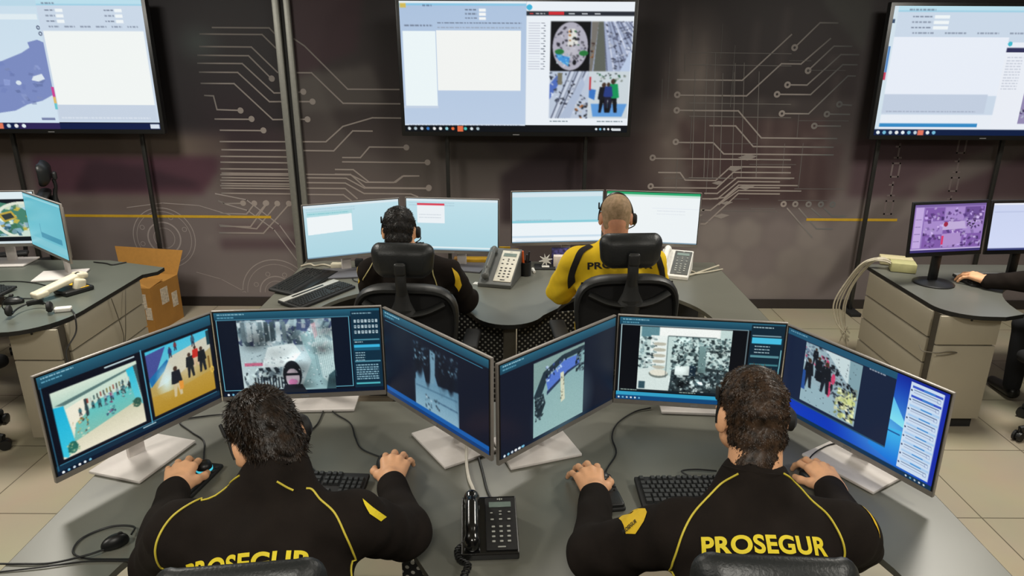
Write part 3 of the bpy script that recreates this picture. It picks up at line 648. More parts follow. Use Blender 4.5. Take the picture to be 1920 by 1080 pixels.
def scr_shop(rng):
    cv = CV(300, 169); vms(cv, rng, .09, (120, 200, 215))
    cv.rect(0, .09, .80, .92, (6, 8, 16)); cv.frame(.012, .085, .785, .93, (190, 220, 226), .004)
    b = (.13, .10, .69, .86); cv.rect(*b, (196, 218, 214)); cv.rect(.25, .10, .62, .20, (246, 250, 246)); cv.rect(.14, .10, .25, .22, (96, 140, 150)); cv.rect(.2, .2, .3, .55, (236, 244, 240))
    cv.clutter((.13, .22, .24, .62), 90, [(30, 46, 52), (150, 178, 180), (90, 116, 120), (206, 222, 220)], .026, rng); cv.clutter((.33, .20, .69, .60), 330, [(28, 42, 46), (70, 94, 98), (130, 158, 158), (200, 220, 216), (50, 66, 70)], .026, rng)
    for k in range(5): cv.poly([(.215, .28 + k * .07), (.30, .28 + k * .07), (.29, .32 + k * .07), (.225, .32 + k * .07)], (226, 232, 220)); cv.ell(.257, .3 + k * .07, .04, .02, (150, 140, 120), .5)
    cv.poly([(.13, .62), (.22, .58), (.36, .70), (.34, .86), (.13, .86)], (216, 230, 226)); cv.ell(.26, .66, .06, .05, (120, 130, 124)); cv.ell(.26, .645, .055, .04, (230, 228, 212))
    cv.line([(.305, .2), (.305, .70)], .004, (60, 76, 80)); cv.line([(.305, .2), (.6, .2)], .004, (60, 76, 80))
    cv.poly([(.34, .60), (.50, .55), (.69, .58), (.69, .86), (.33, .86)], (40, 52, 56)); cv.clutter((.34, .60, .69, .86), 130, [(16, 22, 28), (120, 140, 142), (190, 206, 204), (60, 78, 82)], .026, rng)
    cv.poly([(.50, .30), (.54, .30), (.55, .62), (.5, .62)], (110, 140, 140)); cv.rect(.36, .55, .45, .66, (214, 228, 224)); cv.rect(.45, .54, .49, .66, (30, 50, 66)); cv.rect(.14, .76, .18, .85, (50, 80, 92))
    shade(cv, (.33, .2, .69, .86), 22, rng, .6, 1.3, .07); cv.blur((.13, .1, .69, .86), 1); cv.clutter((.33, .21, .69, .84), 220, [(24, 36, 40), (220, 236, 232), (100, 126, 128)], .010, rng, al=.6)
    cv.rect(.02, .865, .78, .885, (20, 34, 44)); cv.text(.03, .87, .1, .01, (200, 220, 200), rng); cv.text(.4, .87, .1, .01, (200, 220, 200), rng); cv.rect(0, .90, .80, .945, (50, 160, 200)); cv.rect(0, .945, 1, 1, (14, 70, 120)); icons(cv, .02, .972, 6, .026, .006, rng)
    cv.rect(.80, .02, 1, .945, (12, 38, 54)); cv.text(.81, .04, .12, .014, (190, 215, 220), rng); cv.rect(.81, .135, .98, .15, (120, 150, 160)); cv.rect(.81, .165, .985, .235, (70, 190, 226)); cv.text(.83, .26, .09, .013, (180, 205, 212), rng, 3, .035)
    cv.rect(.81, .37, .98, .395, (86, 140, 150)); cv.rect(.81, .47, .98, .49, (60, 120, 130)); cv.text(.81, .5, .07, .013, (160, 200, 205), rng, 2, .05); cv.line([(.99, .3), (.985, .95)], .005, (130, 200, 210)); cv.noise((.13, .1, .69, .86), 9, rng); return cv
def scr_crowd(rng):
    cv = CV(300, 169); cv.rect(0, 0, 1, 1, (20, 40, 150), (14, 60, 190))
    for k in range(30): cv.ell(.72, .62, .40 - k * .012, .62 - k * .019, (20 + k * 3, 70 + k * 5, 190 + k * 2), .10)
    cv.poly([(.68, .15), (.80, .45), (.80, .52), (.66, .46)], (70, 170, 236), (140, 232, 244)); cv.poly([(.64, .6), (.80, .56), (.80, .95), (.62, .85)], (60, 190, 240), (20, 110, 220), .8); cv.rect(.64, .60, .79, .612, (20, 60, 130))
    cv.rect(0, 0, .72, .80, (24, 36, 62)); cv.rect(0, 0, .72, .07, (34, 84, 112)); cv.text(.02, .02, .12, .012, (140, 190, 210), rng)
    b = (.14, .08, .52, .76); cv.rect(*b, (150, 176, 186)); cv.poly([(.28, .08), (.52, .08), (.52, .3), (.44, .34)], (200, 218, 220)); cv.poly([(.44, .08), (.52, .08), (.52, .45), (.45, .40)], (130, 162, 172))
    cv.poly([(.14, .60), (.20, .50), (.36, .55), (.40, .76), (.14, .76)], (150, 180, 190)); cv.clutter((.14, .08, .30, .30), 60, [(40, 46, 60), (190, 206, 214), (200, 70, 110), (110, 130, 150)], .024, rng)
    cv.clutter((.26, .12, .52, .74), 260, [(20, 24, 32), (40, 46, 56), (70, 80, 92), (20, 22, 30), (150, 170, 178)], .028, rng, clip=lambda x, y: y > .10 + (x - .26) * 1.3 and y < .34 + (x - .26) * 2.3)
    for x, y in ((.30, .24), (.325, .42), (.35, .36), (.33, .52)): cv.ell(x, y, .013, .06, (206, 66, 106))
    for x, y, h in ((.18, .58, .34), (.245, .44, .26), (.30, .56, .36), (.215, .3, .2)): cv.person(x, y, h, (22, 26, 34), (26, 30, 40), rng)
    cv.rect(.235, .34, .275, .46, (18, 22, 30)); cv.poly([(.14, .4), (.16, .4), (.165, .62), (.14, .62)], (40, 80, 150))
    cv.clutter((.38, .42, .51, .74), 70, [(216, 222, 160), (196, 206, 130), (230, 236, 190), (150, 160, 96)], .035, rng); cv.clutter((.40, .36, .52, .48), 30, [(20, 24, 30), (120, 130, 120)], .02, rng); cv.clutter((.4, .56, .5, .62), 10, [(20, 24, 30)], .02, rng)
    cv.blur((.14, .08, .52, .76), 1); cv.clutter((.16, .1, .5, .74), 110, [(20, 26, 34), (190, 206, 214), (90, 104, 120)], .010, rng, al=.5)
    cv.line([(.0, .80), (.72, .80)], .008, (40, 80, 110)); cv.text(.56, .075, .1, .012, (200, 210, 220), rng)
    cv.rect(.80, .03, .975, .93, (206, 224, 244))
    for k in range(9):
        y = .06 + k * .095; cv.rect(.81, y, .97, y + .022, (60, 90, 200) if k < 2 else (170, 205, 240)); cv.rect(.87, y + .004, .93, y + .016, (60, 140, 210)); cv.rect(.82, y + .035, .96, y + .045, (110, 130, 160)); cv.rect(.82, y + .062, .95, y + .068, (150, 160, 190)); cv.frame(.945, y + .04, .962, y + .075, (120, 140, 190), .002); cv.ell(.808, y + .05, .005, .009, (40, 50, 90))
    cv.rect(.0, .95, 1, 1, (16, 50, 80)); icons(cv, .86, .975, 5, .025, .005, rng); cv.rect(.975, .02, 1, .95, (26, 46, 170)); return cv
def scr_doc(kind):
    def f(rng):
        cv = CV(200, 113); cv.rect(0, 0, 1, 1, (196, 228, 238), (178, 218, 230)); cv.rect(0, 0, 1, .05, (222, 236, 242)); cv.text(.03, .07, .5, .02, (170, 200, 214), rng, 2, .045, .6)
        if kind == 0:
            cv.rect(.03, .13, .5, .21, (178, 222, 228)); cv.poly([(.03, .22), (.49, .20), (.49, .52), (.03, .55)], (244, 250, 252)); cv.text(.04, .16, .42, .012, (110, 190, 200), rng)
        elif kind == 1:
            cv.rect(.12, .09, .42, .13, (220, 70, 90)); cv.rect(.12, .13, .42, .47, (240, 246, 250)); cv.text(.14, .3, .24, .012, (196, 205, 214), rng, 2, .06); cv.rect(.0, .93, 1, .95, (236, 244, 246))
        elif kind == 2:
            cv.rect(0, 0, 1, 1, (184, 220, 232), (190, 226, 236)); cv.rect(0, .02, 1, .10, (214, 232, 240)); cv.rect(0, .56, 1, .60, (140, 208, 222)); cv.text(.04, .545, .4, .012, (150, 180, 196), rng); cv.rect(0, .61, 1, 1, (240, 248, 252)); cv.rect(0, .86, 1, .90, (206, 226, 240)); cv.text(.04, .95, .4, .012, (180, 200, 220), rng)
        else:
            cv.rect(0, 0, 1, 1, (242, 248, 250)); cv.rect(0, 0, 1, .05, (40, 168, 110)); cv.rect(0, .05, 1, .09, (206, 232, 220)); cv.rect(.5, .3, 1, .305, (214, 222, 236)); cv.text(.55, .35, .3, .012, (214, 220, 230), rng, 2, .06)
        cv.rect(0, .975, 1, 1, (120, 150, 170)); return cv
    return f
def dash(cv, x0, x1, rng, bott=.93):
    """pale form window with header fields, a big white list and a grey-blue lower band"""
    w = x1 - x0; X = lambda u: x0 + u * w
    cv.rect(x0, 0, x1, bott, (206, 220, 236)); cv.rect(x0, .0, x1, .04, (190, 226, 240)); cv.text(X(.05), .025, w * .12, .012, (110, 120, 140), rng); cv.rect(X(.0), .035, x1, .045, (160, 210, 232))
    for cx in (.16, .72):
        for k in range(3): cv.text(X(cx - .09), .075 + k * .04, w * .09, .012, (120, 130, 150), rng); cv.rect(X(cx + .01), .07 + k * .04, X(cx + .08), .095 + k * .04, (244, 250, 252))
    for k in range(6): cv.text(X(.08 + k * .15), .195, w * .1, .012, (120, 130, 150), rng)
    return X
def scr_tv_mid(rng):
    cv = CV(330, 186, ss=2); cv.rect(0, 0, .54, .94, (176, 198, 226), (190, 208, 232)); cv.rect(0, 0, 1, .018, (232, 240, 244)); cv.rect(0, .018, .54, .035, (140, 200, 232)); cv.rect(.005, .018, .03, .05, (214, 190, 90)); cv.text(.10, .03, .04, .01, (90, 110, 140), rng)
    for k in range(3): cv.text(.28, .06 + k * .03, .05, .01, (100, 110, 130), rng); cv.rect(.34, .057 + k * .03, .368, .077 + k * .03, (248, 250, 250))
    cv.text(.16, .155, .36, .01, (100, 110, 130), rng); cv.text(.02, .175, .12, .01, (100, 110, 130), rng); cv.text(.16, .19, .36, .008, (150, 160, 176), rng)
    cv.rect(.01, .22, .152, .79, (240, 250, 252)); cv.rect(.155, .215, .518, .67, (246, 248, 246)); cv.rect(.0, .79, .155, .81, (200, 214, 232))
    cv.rect(0, .935, .54, .96, (214, 226, 240)); cv.text(.02, .94, .5, .01, (140, 150, 170), rng)
    cv.rect(.54, 0, 1, .94, (238, 244, 250)); cv.ell(.553, .045, .012, .021, (60, 180, 220)); cv.rect(.54, .072, 1, .105, (40, 44, 54)); cv.rect(.635, .076, .70, .10, (206, 40, 50)); cv.rect(.555, .085, .57, .094, (200, 60, 60)); cv.text(.58, .085, .04, .008, (220, 220, 220), rng)
    for k in range(3): cv.rect(.72 + k * .055, .086, .745 + k * .055, .095, (200, 205, 210))
    for k in range(19): cv.rect(.55, .155 + k * .019, .60, .160 + k * .019, (196, 200, 214)); cv.rect(.615, .155 + k * .019, .625, .161 + k * .019, (90, 96, 110)) if k % 2 else cv.rect(.605, .155 + k * .019, .62, .161 + k * .019, (130, 136, 150))
    x0, y0, x1, y1 = .645, .145, .995, .885; xm, ym = .817, .515
    cv.rect(x0, y0, xm, ym, (8, 8, 12)); cv.ell(.731, .33, .076, .18, (178, 176, 190)); cv.clutter((.665, .16, .80, .5), 90, [(60, 58, 70), (196, 194, 206), (120, 120, 140), (40, 40, 48)], .014, rng, clip=lambda x, y: ((x - .731) / .072) ** 2 + ((y - .33) / .17) ** 2 < 1)
    cv.ell(.735, .36, .05, .07, (196, 194, 204), .8, .8); cv.poly([(.722, .2), (.75, .2), (.765, .31), (.72, .33)], (226, 226, 220)); cv.clutter((.72, .2, .77, .33), 20, [(40, 100, 60), (30, 30, 36), (190, 120, 60)], .012, rng)
    cv.poly([(.665, .37), (.70, .40), (.73, .41), (.725, .48), (.68, .43)], (70, 150, 220)); cv.clutter((.67, .38, .73, .47), 18, [(200, 240, 250), (40, 110, 190), (130, 210, 230)], .01, rng); cv.ell(.685, .37, .02, .02, (40, 120, 60)); cv.ell(.79, .38, .02, .02, (40, 120, 60)); cv.ell(.751, .45, .008, .02, (24, 24, 30))
    cv.rect(xm, y0, x1, ym, (166, 178, 206)); [cv.line([(.868 + .012 * q, .145), (.895 + .03 * q, .515)], .005, ((96, 102, 128), (214, 220, 236), (128, 136, 160))[q % 3]) for q in range(11)]; cv.poly([(.85, .145), (.87, .145), (.89, .515), (.835, .515)], (96, 100, 92)); cv.poly([(.82, .145), (.85, .145), (.83, .515), (.817, .515)], (120, 116, 110)); cv.clutter((.87, .145, .995, .5), 120, [(90, 96, 120), (206, 214, 232), (130, 138, 160), (60, 64, 84)], .014, rng, clip=lambda x, y: y < (x - .86) * 6 + .1, tilt=1.2)
    cv.clutter((.817, .3, .835, .42), 12, [(190, 120, 70), (60, 40, 36)], .01, rng); cv.poly([(.95, .515), (.995, .35), (.995, .515)], (190, 206, 232))
    cv.rect(x0, ym, xm, y1, (190, 202, 220)); [cv.line([(.655 + .010 * q, .885), (.735 + .011 * q, .515)], .005, ((84, 90, 112), (214, 220, 234), (140, 148, 168))[q % 3]) for q in range(8)]; cv.poly([(x0, .62), (.69, .52), (.69, .6), (x0, .74)], (80, 110, 190)); cv.clutter((x0, .52, xm, y1), 150, [(60, 66, 84), (200, 208, 224), (130, 138, 156), (30, 34, 46)], .014, rng, clip=lambda x, y: .2 < (x - x0) * 2.0 + (.885 - y) < .5, tilt=1.2); cv.poly([(.69, .885), (.79, .56), (.80, .62), (.74, .885)], (176, 190, 214)); cv.clutter((.76, .75, .815, .885), 24, [(200, 120, 60), (30, 34, 40), (220, 224, 230)], .014, rng); cv.rect(.68, .53, .70, .62, (120, 116, 96))
    cv.rect(xm, ym, x1, y1, (206, 216, 222)); cv.poly([(.83, .77), (.99, .77), (.97, .87), (.84, .87)], (96, 156, 220)); cv.poly([(.82, .65), (.85, .66), (.845, .74), (.82, .72)], (60, 120, 200)); cv.rect(.82, .56, .828, .66, (190, 50, 60)); cv.person(.885, .84, .24, (22, 24, 32), (14, 14, 20), rng); cv.person(.925, .84, .27, (20, 150, 90), (16, 18, 24), rng); cv.person(.905, .80, .2, (40, 60, 130), (30, 30, 50), rng); cv.clutter((.84, .53, .98, .6), 24, [(60, 70, 70), (150, 160, 150), (40, 90, 60)], .012, rng)
    cv.blur((.645, .145, .995, .885), 1)
    cv.text(.65, .905, .08, .008, (90, 110, 120), rng); cv.text(.86, .905, .12, .008, (90, 110, 120), rng); cv.line([(.54, 0), (.54, .94)], .002, (170, 190, 214)); cv.rect(0, .945, 1, 1, (6, 10, 18))
    icons(cv, .02, .972, 12, .028, .007, rng, ((220, 230, 235), (170, 190, 200), (200, 210, 220), (60, 120, 190), (235, 235, 235), (240, 240, 240), (150, 210, 220), (230, 110, 60), (240, 240, 240), (80, 200, 190))); cv.rect(.236, .95, .262, .998, (226, 110, 70)); icons(cv, .86, .972, 5, .018, .005, rng); cv.rect(.93, .965, .97, .985, (220, 226, 230)); return cv
def scr_tv_left(rng):
    cv = CV(330, 186, ss=2); X = dash(cv, .545, 1.0, rng, .94); cv.rect(.555, .235, .99, .81, (246, 250, 248)); cv.rect(.55, .80, .99, .925, (202, 214, 230)); cv.text(.56, .9, .4, .01, (226, 234, 244), rng)
    cv.rect(0, 0, .545, .945, (206, 226, 240), (214, 230, 244)); cv.rect(0, 0, .545, .05, (190, 220, 236)); cv.rect(.2, .11, .54, .15, (228, 240, 246)); cv.ell(.535, .21, .008, .016, (80, 90, 120), hole=.5); cv.ell(.54, .255, .008, .016, (80, 90, 120), hole=.5)
    P = [(.10, .86), (.17, .78), (.22, .74), (.26, .66), (.24, .60), (.255, .54), (.30, .48), (.36, .44), (.42, .40), (.46, .36), (.455, .32), (.50, .30), (.545, .32), (.545, .72), (.47, .77), (.40, .80), (.34, .85), (.26, .87), (.18, .88)]
    P = [(x + .02, y) for x, y in P]; P[12] = (.545, .32); P[13] = (.545, .72)
    cv.poly(P, (126, 142, 196)); cv.clutter((.24, .36, .54, .8), 40, [(110, 126, 184), (150, 164, 208), (100, 116, 170)], .03, rng, al=.4, clip=lambda x, y: x > .30 and y > .45)
    cv.poly([(.47, .58), (.51, .56), (.52, .60), (.49, .62), (.46, .61)], (226, 236, 244)); cv.ell(.40, .63, .012, .018, (220, 232, 242)); cv.rect(.54, .66, .552, .74, (206, 70, 150)); cv.rect(.54, .74, .552, .79, (226, 190, 110)); cv.rect(.54, .79, .552, .84, (110, 200, 210)); cv.rect(.47, .905, .53, .925, (120, 130, 170)); cv.rect(0, .945, 1, 1, (12, 26, 70)); cv.rect(.36, .945, .545, 1, (44, 34, 86))
    icons(cv, .11, .972, 9, .034, .009, rng); cv.rect(.255, .948, .29, .998, (226, 120, 90)); cv.rect(.955, .955, .995, .99, (220, 228, 240)); return cv
def scr_tv_right(rng):
    cv = CV(330, 186, ss=2); X = dash(cv, .02, .96, rng, .95); cv.rect(.02, .23, .52, .68, (236, 242, 252)); cv.rect(.02, .67, .48, .82, (198, 210, 228)); cv.text(.04, .80, .4, .01, (160, 170, 190), rng); cv.rect(0, .83, .52, .95, (236, 242, 250)); cv.rect(.02, .90, .46, .93, (54, 140, 200))
    cv.rect(.0, .0, .02, .95, (214, 230, 240)); cv.rect(.0, .1, .012, .13, (60, 80, 110)); cv.rect(.002, .3, .012, .5, (90, 140, 200)); cv.rect(.0, .5, .01, .56, (200, 60, 90))
    cv.rect(.52, .27, 1, .95, (238, 242, 250)); cv.ell(.53, .28, .01, .018, (70, 190, 210)); cv.rect(.52, .31, 1, .345, (50, 50, 90)); cv.rect(.60, .313, .68, .342, (220, 60, 60)); cv.text(.53, .38, .07, .008, (190, 196, 210), rng, 12, .022)
    cv.rect(.64, .39, 1, .64, (120, 126, 170)); cv.clutter((.64, .39, 1, .64), 60, [(90, 96, 140), (160, 166, 200), (70, 70, 110)], .03, rng, al=.6); cv.rect(.64, .645, 1, .90, (150, 140, 180)); cv.clutter((.64, .66, 1, .9), 90, [(90, 60, 110), (190, 190, 216), (120, 90, 130), (60, 50, 90)], .03, rng)
    cv.rect(0, .95, 1, 1, (10, 28, 66)); icons(cv, .02, .975, 10, .028, .008, rng); cv.rect(.198, .953, .226, .998, (230, 120, 96)); return cv
def scr_purple(rng):
    cv = CV(200, 120); cv.rect(0, 0, 1, 1, (150, 120, 190)); cv.rect(0, 0, 1, .05, (120, 96, 160)); cv.rect(.02, .06, .13, .9, (196, 170, 226)); cv.text(.03, .3, .08, .012, (90, 70, 130), rng, 4, .15)
    for r in range(3):
        for c in range(3): cv.rect(.15 + c * .28, .07 + r * .28, .42 + c * .28, .34 + r * .28, rng.choice([(130, 92, 170), (170, 140, 206), (110, 80, 150)]))
    cv.clutter((.15, .07, .98, .9), 190, [(70, 46, 106), (190, 166, 226), (140, 110, 180), (210, 190, 236), (90, 60, 120)], .05, rng, al=.8); cv.poly([(.42, .38), (.72, .36), (.75, .52), (.42, .54)], (196, 176, 220)); cv.poly([(.42, .62), (.68, .6), (.7, .84), (.42, .88)], (176, 146, 206)); cv.blur((.15, .07, .98, .9), 1); cv.ell(.46, .42, .03, .05, (160, 40, 70)); cv.rect(.42, .66, .45, .84, (220, 60, 110)); cv.clutter((.74, .36, .96, .5), 20, [(30, 20, 50), (190, 170, 220)], .03, rng); cv.rect(.0, .92, 1, 1, (206, 190, 230)); cv.rect(0, .94, 1, 1, (60, 50, 110)); return cv
def scr_white(rng):
    cv = CV(120, 70); cv.rect(0, 0, 1, 1, (206, 216, 244), (214, 222, 250)); cv.rect(0, 0, 1, .04, (236, 240, 250)); cv.rect(.02, .18, .7, .2, (190, 200, 232)); cv.rect(0, .95, 1, 1, (50, 56, 110)); return cv
def scr_teal(rng):
    cv = CV(120, 70); cv.rect(0, 0, 1, 1, (96, 184, 202), (118, 196, 212)); cv.rect(0, .03, 1, .06, (150, 208, 220)); cv.rect(.35, .66, .9, .76, (70, 150, 176)); cv.rect(.34, .5, .36, .7, (80, 160, 184)); cv.rect(0, .8, 1, .93, (130, 200, 214)); cv.ell(.6, .3, .3, .2, (110, 192, 208), .6, .8); return cv
def scr_photo(rng):
    cv = CV(140, 79); cv.rect(0, 0, 1, 1, (226, 240, 244)); cv.rect(0, .14, 1, .22, (14, 20, 30)); cv.rect(0, .22, 1, .86, (206, 226, 214)); cv.ell(.55, .52, .4, .33, (70, 130, 110)); cv.ell(.5, .55, .25, .2, (150, 190, 220)); cv.clutter((.2, .25, .98, .84), 90, [(60, 110, 80), (150, 190, 214), (210, 220, 190), (40, 90, 120), (196, 170, 60)], .07, rng, al=.8); cv.ell(.86, .55, .30, .36, (226, 232, 216), hole=.86); cv.poly([(.6, .42), (.75, .36), (.8, .5), (.66, .58)], (196, 170, 70)); cv.poly([(.64, .44), (.74, .40), (.77, .49), (.67, .54)], (50, 60, 60)); cv.rect(0, .86, 1, .95, (10, 16, 24)); cv.rect(0, .95, 1, 1, (214, 226, 230)); return cv
m_screen = attr_mat('lit_display', emis=0.95, rough=0.3)

# ------------------------------------------------------------------ shared materials
m_silver = M('brushed_silver_plastic', (150, 144, 138), .42, .35, var=.03)
m_basep = M('pale_aluminium_base', (214, 208, 204), .6, .0, var=.03, spec=.3)
m_based = M('aluminium_base_dark_reflection', (104, 104, 110), .5, .1, var=.03)  # darker copy for the rear plates, their dark bluish reflection put into the colour
m_black = M('black_plastic', (20, 21, 22), .4)
m_blackm = M('matte_black_plastic', (26, 26, 27), .65)
m_desk = M('grey_desk_laminate', (106, 106, 97), .36, var=.04, scale=3.0, spec=.5)
m_deskd = M('dark_desk_laminate', (98, 99, 93), .34, var=.04, scale=3.0, spec=.5)
m_edge = M('black_edge_band', (18, 18, 18), .5)
m_cab = M('beige_cabinet_laminate', (164, 156, 138), .5, var=.02, scale=5)
m_seam = M('dark_seam', (70, 64, 54), .7)
m_leg = M('grey_metal_leg', (92, 88, 78), .45, .3)
m_cream = M('cream_plastic', (222, 214, 190), .45)
m_white = M('white_plastic', (230, 228, 222), .45)
m_cable = M('black_rubber_cable', (22, 22, 22), .5)
m_wcable = M('off_white_cable', (196, 188, 168), .5)
m_key = M('black_keycap', (34, 36, 37), .45, spec=.6)
m_yel = M('yellow_card', (222, 176, 20), .7)

# ------------------------------------------------------------------ monitors
rngS = random.Random(11)
def monitor(label, p, yaw, tilt, paint, base=None, bm_=None, style='silver', W=.613, Hh=.366, deskz=.74, group=None, col=True):
    """p = bottom centre of the front face; base = (x, y, yaw) of the foot plate's front edge centre."""
    c, s = math.cos(yaw), math.sin(yaw)
    t = thing('computer_monitor', label, 'monitor', (p[0], p[1], deskz), yaw, group)
    z0 = p[2] - deskz
    T = Matrix.Translation((0, 0, z0)) @ Matrix.Rotation(-tilt, 4, 'X')     # local: x right, -y towards viewer, z up the screen
    hm = m_silver if style == 'silver' else m_black
    chin = .022 if style == 'silver' else .026; bz = .0085 if style == 'silver' else .016; tp = .008 if style == 'silver' else .018
    mb = MB()
    mb.rbox((0, .0065, Hh / 2), (W, .013, Hh), .003, 2, T=T).rbox((0, .018, Hh / 2), (W * .9, .022, Hh * .86), .008, 2, T=T)
    mb.rbox((0, .034, Hh * .48), (W * .62, .03, Hh * .6), .012, 3, T=T)
    mb.build('housing', hm, t)
    mb = MB(); f = .0015                                                    # black border between frame and picture
    mb.box((0, -f / 2, chin / 2 + Hh / 2 - tp / 4), (W - .007, f, Hh - chin - tp / 2), T=T); bzo = mb.build('bezel', m_black, t)
    sw, sh = W - 2 * bz, Hh - chin - tp
    img = paint(rngS).out()
    def fn(u, v):
        x = (u - .5) * sw; zz = chin + sh * (1 - v); q = np.stack([x, np.full_like(x, -f - .0006), zz, np.ones_like(x)], 0)
        return (np.array(T, np.float32) @ q)[:3].T
    grid_surface('screen', img, fn, m_screen, bzo)
    if style == 'silver': MB().box((0, -.0008, chin * .45), (.03, .001, .007), T=T).build('badge', M('grey_badge', (110, 108, 106), .4), t)
    # stand: neck behind the panel, flat plate on the desk
    iv = Matrix.Translation((p[0], p[1], deskz)) @ Matrix.Rotation(yaw, 4, 'Z')
    if style == 'silver':
        if base is None: bx, by, byaw = p[0] - s * -.0, p[1], yaw
        else: bx, by, byaw = base
        Bm = iv.inverted() @ (Matrix.Translation((bx, by, deskz)) @ Matrix.Rotation(byaw, 4, 'Z'))
        MB().rbox((0, .105, .0065), (.27, .21, .011), .003, 2, T=Bm).build('stand_base', bm_ or m_basep, t)
        cc = Bm @ Vector((0, .14, 0))
        back = T @ Vector((0, .055, Hh * .5))
        cy = max(cc.y, back.y + .02); cx = cc.x * .6
        MB().rbox((cx, cy, (z0 + Hh * .62) / 2 + .006), (.062, .02, z0 + Hh * .62), .006, 2).rbox((cx * .5, (cy + back.y) / 2, z0 + Hh * .5), (.06, abs(cy - back.y) + .02, .06), .01, 2).build('stand_column', m_basep, t)
    else:
        MB().lathe([(.115, 0), (.118, .006), (.105, .013), (.03, .02), (.026, .022)], 32, (0, .04, 0)).build('stand_base', m_black, t)
        MB().rbox((0, .055, (z0 + .12) / 2 + .01), (.06, .025, z0 + .12), .008, 2).build('stand_column', m_black, t)
    return t

# ------------------------------------------------------------------ televisions on floor stands
def television(label, x, z0, paint, tilt=0.0, yv=5.45, W=1.745, Hh=.985):
    t = thing('wall_television', label, 'television', (x, yv, z0), 0, None)
    T = Matrix.Rotation(tilt, 4, 'X')
    MB().rbox((0, .03, Hh / 2), (W, .06, Hh), .008, 2, T=T).rbox((0, .075, Hh * .45), (W * .6, .05, Hh * .5), .02, 2, T=T).build('housing', m_black, t)
    bz = .028; img = paint(rngS).out()
    def fn(u, v):
        xx = (u - .5) * (W - 2 * bz); zz = .035 + (Hh - .035 - .028) * (1 - v); q = np.stack([xx, np.full_like(xx, -.0012), zz, np.ones_like(xx)], 0)
        return (np.array(T, np.float32) @ q)[:3].T
    grid_surface('screen', img, fn, m_screen, t)
    MB().box((0, -.001, .014), (.05, .001, .006), T=T).build('badge', M('grey_badge'), t)
    return t
m_post = M('dark_chrome_post', (70, 70, 68), .3, .7)
def tv_stand(label, x, dx0, dx1):
    t = thing('television_stand', label, 'stand', (x, 5.59, 0), 0, None)
    for d in (dx0, dx1):
        MB().rbox((d, 0, 1.12), (.03, .03, 2.2), .005, 2).build('post', m_post, t)
        MB().rbox((d, -.02, .015), (.09, .2, .03), .005, 2).build('foot', m_blackm, t)
    MB().rbox(((dx0 + dx1) / 2, -.01, 1.95), (abs(dx1 - dx0) + .06, .02, .06), .004, 2).build('crossbar', m_post, t)
television('centre wall television showing a form window and four shop camera views', .026, 1.485, scr_tv_mid, R_(3.0), 5.42)
television('left wall television showing a blue map beside a blank white list', -3.545, 1.487, scr_tv_left)
television('right wall television showing a white list over a blue bar, cut by the picture edge', 3.615, 1.470, scr_tv_right)
tv_stand('dark floor stand with two posts holding the centre television', .03, -.548, .548)
tv_stand('dark floor stand with two posts holding the left television', -3.45, -.50, .522)
tv_stand('dark floor stand with two posts holding the right television', 3.38, -.49, .49)

# ------------------------------------------------------------------ desks
def arc(cx, cy, rx, ry, a0, a1, n=14): return [(cx + rx * math.cos(R_(a0 + (a1 - a0) * k / n)), cy + ry * math.sin(R_(a0 + (a1 - a0) * k / n))) for k in range(n + 1)]
def desk_outline(dy):
    P = [(-1.405, 4.575), (-1.405, 3.46)] + arc(-1.345, 3.46, .06, .06, 180, 270, 5) + [(-1.2, 3.40)]
    P += arc(-.69, 3.45, .42, .52, 186, 90, 12) + arc(-.66, 3.45, .42, .52, 88, 24, 9)
    P += arc(-.02, 3.62, .20, .215, 200, 340, 14)
    P += arc(.64, 3.45, .42, .52, 156, 92, 9) + arc(.67, 3.45, .42, .52, 90, -6, 12)
    P += [(1.17, 3.40)] + arc(1.32, 3.46, .06, .06, 270, 360, 5) + [(1.38, 4.575)]
    P = [(x, y + dy) for x, y in P]; return P
m_perf = bpy.data.materials.new('black_steel_lit_dots'); m_perf.use_nodes = True
nt = m_perf.node_tree; n = nt.nodes; bs = n['Principled BSDF']
tc = n.new('ShaderNodeTexCoord'); mp = n.new('ShaderNodeMapping'); mp.inputs['Rotation'].default_value = (0, R_(45), 0); mp.inputs['Scale'].default_value = (42, 42, 42)
nt.links.new(tc.outputs['Object'], mp.inputs['Vector']); vf = n.new('ShaderNodeVectorMath'); vf.operation = 'FRACTION'; nt.links.new(mp.outputs['Vector'], vf.inputs[0])
v2 = n.new('ShaderNodeVectorMath'); v2.operation = 'SUBTRACT'; v2.inputs[1].default_value = (.5, .5, .5); nt.links.new(vf.outputs[0], v2.inputs[0])
v3 = n.new('ShaderNodeVectorMath'); v3.operation = 'MULTIPLY'; v3.inputs[1].default_value = (1, 0, 1); nt.links.new(v2.outputs[0], v3.inputs[0])
v4 = n.new('ShaderNodeVectorMath'); v4.operation = 'LENGTH'; nt.links.new(v3.outputs[0], v4.inputs[0])
lt = n.new('ShaderNodeMath'); lt.operation = 'LESS_THAN'; lt.inputs[1].default_value = .25; nt.links.new(v4.outputs['Value'], lt.inputs[0])
mix = n.new('ShaderNodeMix'); mix.data_type = 'RGBA'; mix.inputs[6].default_value = (.006, .006, .006, 1); mix.inputs[7].default_value = (.34, .33, .29, 1)  # pale dots painted in for the lit floor seen through the holes
nt.links.new(lt.outputs[0], mix.inputs[0]); nt.links.new(mix.outputs[2], bs.inputs['Base Color']); bs.inputs['Roughness'].default_value = .6
